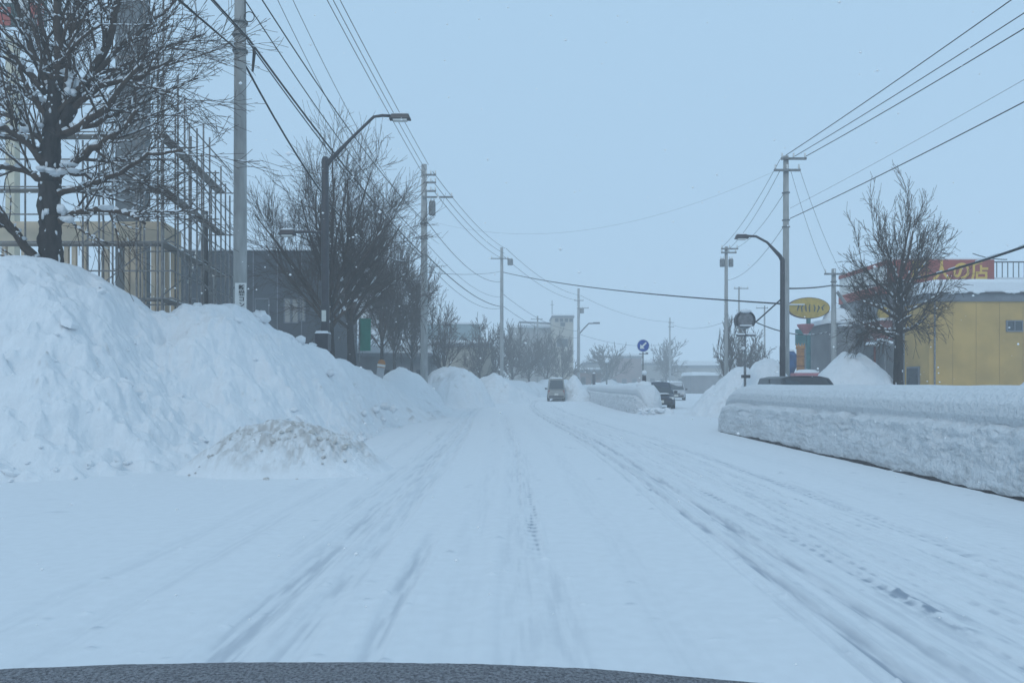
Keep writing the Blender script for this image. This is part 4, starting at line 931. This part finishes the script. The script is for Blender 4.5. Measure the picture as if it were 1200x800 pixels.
# oval sign with its colourful posts
YS = 46; p = P(947, 361, YS)
t = empty('oval_sign', (p.x, YS, 0), 'yellow oval sign on a teal post with a pink collar', 'sign')
ov = [(1.22 * math.cos(a), .60 * math.sin(a)) for a in np.linspace(0, 2 * math.pi, 40)[:-1]]
MB().prism([(x * 1.04, y * 1.06) for x, y in ov], (1, 0, 0), (0, 0, 1), .22, (p.x, YS, p.z)).build('rim', mat('rim_dark', (.10, .05, .06), .6, .2, 4), t)
f = MB().prism(ov, (1, 0, 0), (0, 0, 1), .04, (p.x, YS - .125, p.z)).build('face', M['olive'], t)
mk = MB(); rg2 = random.Random(5)
for k in range(7):
    x = -.72 + k * .25; a = [(x + rg2.uniform(-.06, .06), -.2 + rg2.uniform(-.04, .06)), (x + rg2.uniform(-.05, .1), .02), (x + rg2.uniform(-.02, .14), .17 + rg2.uniform(-.04, .06))]
    mk.tube([(p.x + u, YS - .15, p.z + v_) for u, v_ in a], [.035, .05, .03], 5)
mk.build('brush_marks', M['olive_mark'], f)
MB().box((p.x - .75, YS - .2, p.z + .2), (.9, .1, .07)).build('snow_cover', M['snow'], t)
MB().tube([(p.x + .02, YS, 0), (p.x + .02, YS, p.z - .58)], .13, 10).build('post', M['teal'], t)
c = P(944, 383, YS); MB().tube([(c.x, YS, P(0, 392, YS).z), (c.x, YS, P(0, 388, YS).z), (c.x, YS, P(0, 382, YS).z), (c.x, YS, P(0, 380, YS).z)], [.15, .28, .5, .52], 8).build('collar', M['pink'], t)
MB().box((P(939, 0, YS).x, YS + .1, P(0, 395, YS).z), (.55, .3, .95)).build('panel', M['teal'], t)
x = P(938, 0, 44).x; t = empty('orange_column', (x, 44, 0), 'short fluted orange column with a crown top under the oval sign', 'column')
cm = MB(); zt_ = P(0, 404, 44).z
cm.tube([(x, 44, 0), (x, 44, zt_ - .25), (x, 44, zt_ - .22), (x, 44, zt_ - .05)], [.22, .22, .27, .24], 12).build('shaft', M['orange'], t)
cr = MB()
for k in range(8):
    a = k * math.pi / 4; cr.tube([(x + .2 * math.cos(a), 44 + .2 * math.sin(a), zt_ - .1), (x + .26 * math.cos(a), 44 + .26 * math.sin(a), zt_ + .1)], [.05, .01], 4)
cr.build('crown_top', M['orange'], t)
bn = MB()
for k in range(5): bn.tube([(x, 44, .8 + k * .55), (x, 44, .86 + k * .55)], .235, 12)
bn.build('band', mat('dark_orange', (.25, .09, .03), .6, .2, 4), t)
x = P(926, 0, 43).x; t = empty('blue_drum', (x, 43, 0), 'small blue barrel-shaped stand between the tall pole and orange column', 'stand')
MB().tube([(x, 43, 0), (x, 43, 1.9), (x, 43, 2.4), (x, 43, 3.1), (x, 43, 3.3)], [.12, .12, .34, .34, .2], 12).build('drum', mat('blue_drum_paint', (.03, .09, .22), .6, .3, 4), t)
MB().blob((x, 43, 3.32), (.25, .25, .1)).build('snow_cover', M['snow'], t)
p = P(945, 437, 42); t = empty('pink_snowy_box', (p.x, 42, 0), 'low faded pink box with snow on it at the foot of the orange column', 'box')
MB().box((p.x, 42, p.z / 2), (1.5, .7, p.z)).build('body', M['pink'], t); MB().blob((p.x, 42, p.z), (.75, .35, .2), rng, .1).build('snow_cover', M['snow'], t, smooth=True)

# round traffic mirror seen from behind
Ym = 30; p = P(873, 372, Ym); t = empty('traffic_mirror', (p.x, Ym, 0), 'round grey traffic mirror seen from behind with snow on its hood', 'traffic mirror')
MB().tube([(p.x, Ym, 0), (p.x, Ym, p.z + .3)], .05, 10).build('post', M['galv'], t)
z0 = P(0, 375.5, Ym).z
MB().tube([(p.x, Ym - .10, z0), (p.x, Ym - .07, z0), (p.x, Ym + .02, z0)], [.26, .31, .34], 28).build('mirror_back', M['mirrorback'], t)
hd = MB(); n = 24; pr = None
for k in range(n + 1):
    a = math.radians(-35 + 250 * k / n); ca, sa = math.cos(a), math.sin(a)
    i = len(hd.v); hd.v += [Vector((p.x + .355 * ca, Ym - .12, z0 + .355 * sa)), Vector((p.x + .385 * ca, Ym - .12, z0 + .385 * sa)), Vector((p.x + .385 * ca, Ym + .2, z0 + .385 * sa)), Vector((p.x + .355 * ca, Ym + .2, z0 + .355 * sa))]
    if pr is not None:
        for q in range(4): hd.f.append((pr + q, pr + (q + 1) % 4, i + (q + 1) % 4, i + q))
    pr = i
hd.build('hood', M['darkmetal'], t)
MB().blob((p.x, Ym - .1, z0 + .36), (.24, .12, .08), rng, .08, 12).build('snow_cover', M['snow'], t, smooth=True)
MB().box((p.x, Ym - .12, P(0, 393, Ym).z), (.72, .08, .07)).build('bracket', M['darkmetal'], t); MB().box((p.x - .19, Ym - .12, P(0, 391.6, Ym).z), (.3, .1, .06)).box((p.x + .2, Ym - .12, P(0, 391.6, Ym).z), (.3, .1, .06)).build('snow_cover', M['snow'], t)
MB().box((p.x, Ym - .12, P(0, 381.5, Ym).z), (.46, .08, .04)).build('snow_cover', M['snow'], t)
MB().blob((p.x - .1, Ym - .15, P(0, 408, Ym).z), .07).build('snow_ball', M['snow'], t)
MB().box((p.x, Ym - .1, P(0, 441, Ym).z), (.3, .2, .12)).build('clamp_box', M['darkmetal'], t)

# keep-left arrow sign on the median tip
Yk = 40.2; p = P(753.5, 405, Yk); t = empty('arrow_sign', (p.x, Yk, 1.0), 'round blue sign with a white down-left arrow on the median tip', 'traffic sign')
MB().tube([(p.x, Yk, .8), (p.x, Yk, p.z + .2)], .035, 10).build('post', M['galv'], t)
MB().tube([(p.x, Yk - .055, p.z), (p.x, Yk - .04, p.z)], .335, 32).build('rim', M['white'], t)
f = MB().tube([(p.x, Yk - .068, p.z), (p.x, Yk - .057, p.z)], .305, 32).build('face', M['blue'], t)
ar = [(-.05, .045), (.22, .045), (.22, -.045), (-.05, -.045), (-.05, -.16), (-.24, 0), (-.05, .16)]
th = math.radians(45); MB().prism(ar[::-1], (math.cos(th), 0, math.sin(th)), (-math.sin(th), 0, math.cos(th)), .008, (p.x, Yk - .074, p.z)).build('arrow', M['white'], f)
MB().box((p.x + .02, Yk - .03, P(0, 414.5, Yk).z), (.46, .05, .05)).box((p.x + .2, Yk - .03, P(0, 414, Yk).z), (.12, .08, .1)).build('bracket', M['galv'], t)
MB().tube([(p.x + .03, Yk - .2, .9), (p.x + .03, Yk - .2, P(0, 440, Yk).z)], [.13, .10], 12).build('guide_marker', M['darkmetal'], t)
MB().blob((p.x + .03, Yk - .2, P(0, 437, Yk).z + .02), .13, rng, .04, 12, 8).build('snow_ball', M['snow'], t, smooth=True)
MB().blob((p.x + .05, Yk - .15, 1.36), (.42, .4, .26), rng, .12, 12, 7).build('snow_cover', M['snow'], t, smooth=True)
p = P(711, 423, 88); t = empty('small_marker', (p.x, 88, 0), 'faint snow-topped marker post behind the farther median bank', 'marker post')
MB().tube([(p.x, 88, 0), (p.x, 88, p.z)], .09, 6).build('post', M['galv'], t); MB().blob((p.x, 88, p.z), .22).build('snow_cover', M['snow'], t)
p = P(696, 440, 80); t = empty('dark_post', (p.x, 80, 0), 'faint short dark post behind the farther median bank', 'post')
MB().tube([(p.x, 80, 0), (p.x, 80, p.z + .2)], .16, 8).build('post', M['darkmetal'], t); MB().blob((p.x, 80, p.z + .2), .16).build('snow_cover', M['snow'], t)

# ------------------------------------------------------------------ vehicles
def vehicle(name, x, y, rz, L, W, H, paint, label, cat, boxy=False, snow_roof=.06, hood_snow=0):
    # local: +X forward, origin on the ground
    t = empty(name, (x, y, 0), label, cat, None, rz); R = world_of(t)
    def bb(b, nm, m_, par=t, **k):
        b.v = [R @ v for v in b.v]; return b.build(nm, m_, par, **k)
    hb = .58 * H if not boxy else .52 * H; nose = .22 * L if not boxy else .07 * L
    # lower body lofted along length
    st = [(-L / 2, .84, .30, hb * .86), (-L / 2 + .12, .95, .24, hb * .98), (-L * .2, 1, .22, hb), (L * .1, 1, .22, hb), (L / 2 - nose, .99, .22, hb * .98), (L / 2 - .18, .93, .24, hb * (.84 if not boxy else .92)), (L / 2, .80, .32, hb * .66)]
    b = MB(); prev = None
    for (sx, kw, z0, z1) in st:
        hw = W / 2 * kw; r = .09
        ring = [(-hw + r, z0), (hw - r, z0), (hw, z0 + r), (hw, z1 - r * 1.3), (hw - r * 1.2, z1), (-hw + r * 1.2, z1), (-hw, z1 - r * 1.3), (-hw, z0 + r)]
        i = len(b.v); b.v += [Vector((sx, yy, zz)) for yy, zz in ring]
        if prev is not None:
            for q in range(8): b.f.append((prev + q, i + q, i + (q + 1) % 8, prev + (q + 1) % 8))
        else: b.f.append(tuple(i + q for q in range(8))[::-1])
        prev = i
    b.f.append(tuple(prev + q for q in range(8))); bb(b, 'body', paint, bevel=.02)
    # greenhouse
    xr0, xr1 = (-L / 2 + .30, L * .05) if not boxy else (-L / 2 + .12, L / 2 - .75)
    xb0, xb1 = (-L / 2 + .06, L / 2 - nose - .05) if not boxy else (-L / 2 + .04, L / 2 - .22)
    wr, wb = W * .40, W * .485
    lo = [Vector((xb0, -wb, hb - .03)), Vector((xb1, -wb, hb - .03)), Vector((xb1, wb, hb - .03)), Vector((xb0, wb, hb - .03))]
    hi = [Vector((xr0, -wr, H)), Vector((xr1, -wr, H)), Vector((xr1, wr, H)), Vector((xr0, wr, H))]
    for q in hi: q.z = H - .07
    m0, m1 = Vector((xr0 + .05, 0, H)), Vector((xr1 - .03, 0, H)); q0, q1 = Vector((xr0 + .02, -wr * .6, H - .012)), Vector((xr1 - .01, -wr * .6, H - .012)); q2, q3 = Vector((xr1 - .01, wr * .6, H - .012)), Vector((xr0 + .02, wr * .6, H - .012))
    b = MB(); b.v = [v.copy() for v in lo + hi + [m0, m1, q0, q1, q2, q3]]
    b.f = [(0, 3, 2, 1), (0, 1, 5, 4), (2, 3, 7, 6), (4, 5, 11, 10), (10, 11, 9, 8), (8, 9, 12, 13), (13, 12, 6, 7), (1, 2, 6, 12, 9, 11, 5), (3, 0, 4, 10, 8, 13, 7)]; bb(b, 'cabin', paint, bevel=.03)
    def pane(a, b_, c, d, nm, k=.1, off=.008):
        ctr = (a + b_ + c + d) / 4; nn = (b_ - a).cross(d - a).normalized() * off; q = [v + (ctr - v) * k + nn for v in (a, b_, c, d)]
        m_ = MB(); m_.v = q + [v - nn * 1.5 for v in q]; m_.f = [(0, 1, 2, 3), (7, 6, 5, 4), (0, 4, 5, 1), (1, 5, 6, 2), (2, 6, 7, 3), (3, 7, 4, 0)]
        return bb(m_, nm, M['glass'])
    pane(lo[1], lo[2], hi[2], hi[1], 'windscreen'); pane(lo[3], lo[0], hi[0], hi[3], 'rear_window', .14)
    for a, b_, c, d in ((lo[0], lo[1], hi[1], hi[0]), (lo[2], lo[3], hi[3], hi[2])):
        m1 = (a + b_) / 2; m2 = (c + d) / 2; pane(a, m1, m2, d, 'side_window'); pane(m1, b_, c, m2, 'side_window')
    for sx in (-1, 1):
        for sy in (-1, 1):
            cx_, cy_ = sx * L * .31, sy * (W / 2 - .1)
            wl = MB().tube([(cx_, cy_ - .1, .30), (cx_, cy_ + .1, .30)], .30, 20); o = bb(wl, 'wheel', M['rubber'])
            bb(MB().tube([(cx_, cy_ + sy * .102 - .01, .30), (cx_, cy_ + sy * .102 + .01, .30)], .18, 14), 'rim', M['galv'], o)
    for sy in (-1, 1):
        bb(MB().box((L / 2 - .10, sy * W * .36, hb * .68), (.14, .28, .15), rz=sy * -.35), 'headlight', M['lamp_glass'], bevel=.02)
        bb(MB().box((-L / 2 + .05, sy * W * .405, hb * .75), (.08, .13, .34 if boxy else .16)), 'tail_light', M['red_lens'], bevel=.015)
        bb(MB().box((xb1 - .25, sy * (W / 2 + .10), hb + .06), (.12, .20, .15)), 'wing_mirror', M['black_paint'], bevel=.02)
    bb(MB().box((L / 2 + .01, 0, .40), (.07, W * .78, .16)), 'front_bumper', M['black_paint'], bevel=.02); bb(MB().box((-L / 2 - .01, 0, .40), (.07, W * .82, .18)), 'rear_bumper', M['black_paint'], bevel=.02)
    bb(MB().box((L / 2 + .055, 0, .44), (.02, .33, .165)), 'number_plate', M['plate']); bb(MB().box((-L / 2 - .055, 0, .60 if boxy else .5), (.02, .33, .165)), 'number_plate', M['plate'])
    bb(MB().box((L / 2 - .02, 0, hb * .62), (.06, W * .4, .12)), 'grille', M['darkmetal'])
    if snow_roof:
        a = np.linspace(-1, 1, 12); A, B = np.meshgrid(a, a); Xl = (xr0 + xr1) / 2 + A * (xr1 - xr0) / 2 * .95; Yl = B * wr * .93
        Zl = H + .01 + snow_roof * np.sqrt(np.clip(1 - np.maximum(abs(A), abs(B)) ** 6, 0, 1))
        ca, sa = math.cos(rz), math.sin(rz); grid('roof_snow', x + Xl * ca - Yl * sa, y + Xl * sa + Yl * ca, Zl, M['snow'], t)
    if hood_snow: bb(MB().box((L / 2 - nose * .5, 0, hb * .95 + .02), (nose * .6, W * .6, .06), taper=.8), 'hood_snow', M['snow'], bevel=.02)
    return t
D = math.radians
vehicle('van', P(651.5, 0, 66).x, 66, D(88), 3.4, 1.5, 1.92, M['van_paint'], 'boxy silver-grey van driving away in drifting snow ahead', 'van', boxy=True, snow_roof=.10)
vehicle('car', 8.85, 46.5, D(-96), 3.9, 1.72, 1.60, M['navy_paint'], 'dark navy car coming round the tip of the sign median', 'car', snow_roof=0, hood_snow=1)
vehicle('car', 14.9, 70, D(-100), 3.9, 1.66, 1.62, M['silver_paint'], 'pale hazy car following the dark navy car', 'car', snow_roof=.1)
vehicle('car', 8.55, 22.6, D(-90), 4.2, 1.74, 1.70, M['black_paint'], 'dark car of which only the roof shows over the near median bank', 'car', snow_roof=0)

# dashboard of the car the picture is taken from
nx = 120; us = np.linspace(-.86, .62, nx); vs = np.linspace(0, 1, 26); Ug, Vg = np.meshgrid(us, vs)
edge_px = CX + us / .9 * F
ez_ = EYE - (np.interp(edge_px, [-260, 0, 130, 260, 400, 560, 700, 900, 1000, 1220], [812, 783, 778, 775.5, 775, 777, 783, 800, 814, 860]) - HY) / F * .9
prof_y = np.interp(vs, [0, .12, .25, .35, .7, 1], [.98, .955, .92, .9, .62, .30]); prof_dz = np.interp(vs, [0, .12, .25, .35, .7, 1], [-.30, -.04, -.008, 0, -.015, -.05])
Yd = np.tile(prof_y[:, None], (1, nx)); Zd = ez_[None, :] + prof_dz[:, None] + .0008 * fbm(Ug * 400, Yd * 400, 5, 2)
t = empty('dashboard', (0, .65, .9), 'grained grey dashboard top along the bottom picture edge', 'dashboard')
o = grid('dashboard_top', Ug, Yd, Zd, M['dash'], t, flip=True); sm = o.modifiers.new('thickness', 'SOLIDIFY'); sm.thickness = .02; sm.offset = -1

# ------------------------------------------------------------------ wires
def wire(a, b, sag, r, label, group, snowy=False, mid=24, name='power_line', cat='power line'):
    a = Vector(a); b = Vector(b); pts = []
    for i in range(mid + 1):
        t = i / mid; q = a.lerp(b, t); q.z -= 4 * sag * t * (1 - t); pts.append(q)
    o = MB().tube(pts, r, 5).build(name, M['wire'], None, smooth=True, origin=tuple(a)); tag(o, label, cat, group)
    if snowy:
        s = MB(); rr = random.Random(int(a.x * 100))
        for i in range(mid * 1):
            if rr.random() < .6: s.tube([pts[i] + Vector((0, 0, r * .9)), pts[i].lerp(pts[i + 1], rr.uniform(.6, 1)) + Vector((0, 0, r * .9))], [r * .9, r * .9], 5)
        if s.v: s.build('snow_cover', M['snow'], o)
    return o
G1 = 'overhead lines on the left poles'
for (a, b, lb) in (((322, -115), (497.5, 207), 'lowest of three thin lines falling to the top of the second pole'), ((330, -115), (499, 200), 'middle of three thin lines falling to the top of the second pole'), ((339, -115), (502, 193), 'topmost of three thin lines falling to the top of the second pole')):
    wire(P(a[0], a[1], 20.5), P(b[0], b[1], 44), .12, .014, lb, G1)
for (a, b, lb) in (((507, 201), (592, 291), 'uppermost line between second and third left poles'), ((507, 212), (591, 297), 'upper middle line between second and third left poles'), ((507, 222), (589, 303), 'lower middle line between second and third left poles')):
    wire(P(a[0], a[1], 44), P(b[0], b[1], 75), .55, .018, lb, G1)
for (a, b, sg, r, lb) in (((288, -30), (497, 259), .5, .020, 'upper black cable passing right of the nearest pole top'), ((288, 2), (495, 280), .5, .017, 'second black cable passing right of the nearest pole top'),
                      ((290, 44), (496, 299), .35, .030, 'thick black cable clamped on the nearest pole'), ((290, 48), (496, 303), .42, .018, 'thin cable hanging just under the thick clamped one'),
                      ((312, -28), (495, 285), .9, .009, 'faint thin line left of the faintest one above the trees'), ((330, -28), (499, 262), .9, .009, 'faintest thin line above the left trees')):
    wire(P(a[0], a[1], 20), P(b[0], b[1], 44), sg, r, lb, G1)
wire(P(286, 74, 20), P(494, 300, 44), 2.0, .028, 'deeply sagging twisted cable from the nearest pole into the trees', G1, True)
for (a, b, Y, r, lb) in (((275, 56), (-174, -337), 10, .028, 'thick double cable running up left from the nearest pole'), ((277, 58), (-150, -330), 10.2, .018, 'thinner cable beside the thick one up left of the nearest pole'),
                     ((290, 44), (-63, -355), 10, .030, 'black cable crossing the nearest pole up to the top left'), ((290, 47), (-55, -345), 10.1, .016, 'thin cable below the one crossing the nearest pole')):
    wire(P(a[0], a[1], 20 - .2), P(b[0], b[1], Y), .05, r * .8, lb, G1, r > .02)
for (a, b, sg, r, lb) in (((500, 259), (587, 330), 1.0, .02, 'upper cable between second and third left poles'), ((500, 285), (587, 348), .8, .014, 'thin middle cable between second and third left poles'),
                      ((500, 299), (587, 359), .6, .032, 'thick lower cable between second and third left poles'), ((500, 308), (587, 361), .9, .016, 'lowest cable between second and third left poles')):
    wire(P(a[0], a[1], 44), P(b[0], b[1], 75), sg, r, lb, G1)
for (a, b, lb) in (((593, 291), (679, 346), 'uppermost line between third and fourth left poles'), ((590, 300), (677, 352), 'middle line between third and fourth left poles'), ((590, 345), (677, 388), 'thin cable between third and fourth left poles'), ((590, 359), (677, 396), 'lowest cable between third and fourth left poles')):
    wire(P(a[0], a[1], 75), P(b[0], b[1], 105), .8, .022, lb, G1)
wire(P(680, 346, 105), P(787, 377, 130), .9, .022, 'faint line from the fourth pole to the distant thin pole', G1)
wire(P(680, 392, 105), P(787, 402, 130), .9, .022, 'faint lower line from the fourth pole to the distant thin pole', G1)
wire(P(787, 380, 130), P(866, 370, 80), 1.0, .02, 'faint line right of the distant thin pole', G1)
G2 = 'lines crossing above the road'
wire(P(590, 319, 75), P(916, 356, 31), .35, .035, 'long thick cable crossing the road from the third pole', G2)
wire(P(499, 319, 44), P(587, 318, 75), .2, .016, 'short grey line from the second pole to the third at the crossing cable height', G2)
wire(P(500, 258, 44), P(907, 201, 33), 1.6, .0035, 'very faint thin wire crossing the sky between the tall poles', G2)
G3 = 'lines on the right poles'
def far_pt(px, py_, px2, py2, X):                   # where the seen line leaves well past the frame, at a nearer distance
    k = (X - px) / (px2 - px); return (X, py_ + (py2 - py_) * k)
for (a, b, r, lb) in (((921, 182), (1180, 0), .020, 'topmost of the three lines rising to the top right corner'), ((930, 184), (1200, 12), .018, 'middle of the three lines rising to the top right corner'), ((943, 184), (1200, 30), .020, 'lowest of the three lines rising to the top right corner'),
                  ((926, 256), (1200, 116), .020, 'single line rising right from the middle of the tall right pole'), ((926, 244), (1200, 90), .007, 'very faint line above the single line on the right')):
    e = far_pt(*a, *b, 1420); wire(P(a[0], a[1], 33), P(e[0], e[1], 15), .1, r * .85, lb, G3)
wire(P(925, 338, 33), P(977, 334, 42), .05, .035, 'thick cable from the tall right pole to the short pole', G3)
wire(P(977, 334, 41.5), P(1300, 252, 14), .5, .034, 'thick snow-laden cable passing in front of the red sign', G3, True, 50)
for (a, b, lb) in (((914, 187), (847, 289), 'left line between tall right pole and pole with two transformers'), ((914, 200), (855, 291), 'middle line between tall right pole and pole with two transformers'), ((919, 226), (864, 290), 'right line between tall right pole and pole with two transformers')):
    wire(P(a[0], a[1], 33), P(b[0], b[1], 50), .35, .011, lb, G3)
wire(P(918, 266, 33), P(853, 328, 50), .5, .011, 'lower thin line between tall right pole and pole with two transformers', G3)
wire(P(927, 201, 33), P(968, 320, 42), .3, .008, 'faint left line from the tall right pole to the short pole', G3); wire(P(938, 201, 33), P(986, 320, 42), .3, .008, 'faint right line from the tall right pole to the short pole', G3)
wire(P(885, 378, 31), P(916, 350, 31), 0, .03, 'short slanting cable between the round mirror and right lamp', G3, mid=4)
wire(P(887, 378, 31), P(972, 389, 40), .3, .022, 'snowy low cable behind the oval sign collar', G3, True)
wire(P(1180, 304, 45), P(1140, 297, 48), .1, .03, 'short cable over the roof railing at the right', G3)
ins = MB()
co = P(292, 20, 19.9); lp = [co + Vector((.13 * math.cos(a), 0, .13 * math.sin(a))) for a in np.linspace(0, 2 * math.pi, 20)]
ins.tube(lp, .012, 5); ins.tube([P(287, 0, 19.9), co + Vector((-.1, 0, 0))], .012, 5); ins.build('cable_loop', M['wire'], u1)
MB().tube([P(297, 55, 19.8), P(298, 62, 19.8), P(296, 84, 19.8)], [.03, .045, .03], 6).build('cable_closure', M['wire'], u1)

# ------------------------------------------------------------------ falling snow
rg = random.Random(99); fl = MB()
for k in range(1500):
    Y = 1.6 + 26 * rg.random() ** .8; X = rg.uniform(-.75, .75) * Y; Zf = EYE + rg.uniform(-.38, .52) * Y
    if Zf < .15: continue
    r = rg.uniform(.004, .010) * (1 if Y > 5 else .6); c = Vector((X, Y, Zf)); i = len(fl.v)
    sx = r * rg.uniform(1, 1.6)
    fl.v += [c + Vector(d) for d in ((sx, 0, 0), (-sx, 0, 0), (0, r, 0), (0, -r, 0), (0, 0, r), (0, 0, -r))]
    fl.f += [(i + a, i + b, i + c_) for a, b, c_ in ((0, 2, 4), (2, 1, 4), (1, 3, 4), (3, 0, 4), (2, 0, 5), (1, 2, 5), (3, 1, 5), (0, 3, 5))]
M['flake'] = mat('snowflake', (.95, .95, .95), .6, .02, 5)
tag(fl.build('falling_snow', M['flake'], smooth=True), 'loose snowflakes drifting through the air over the road', kind='stuff')
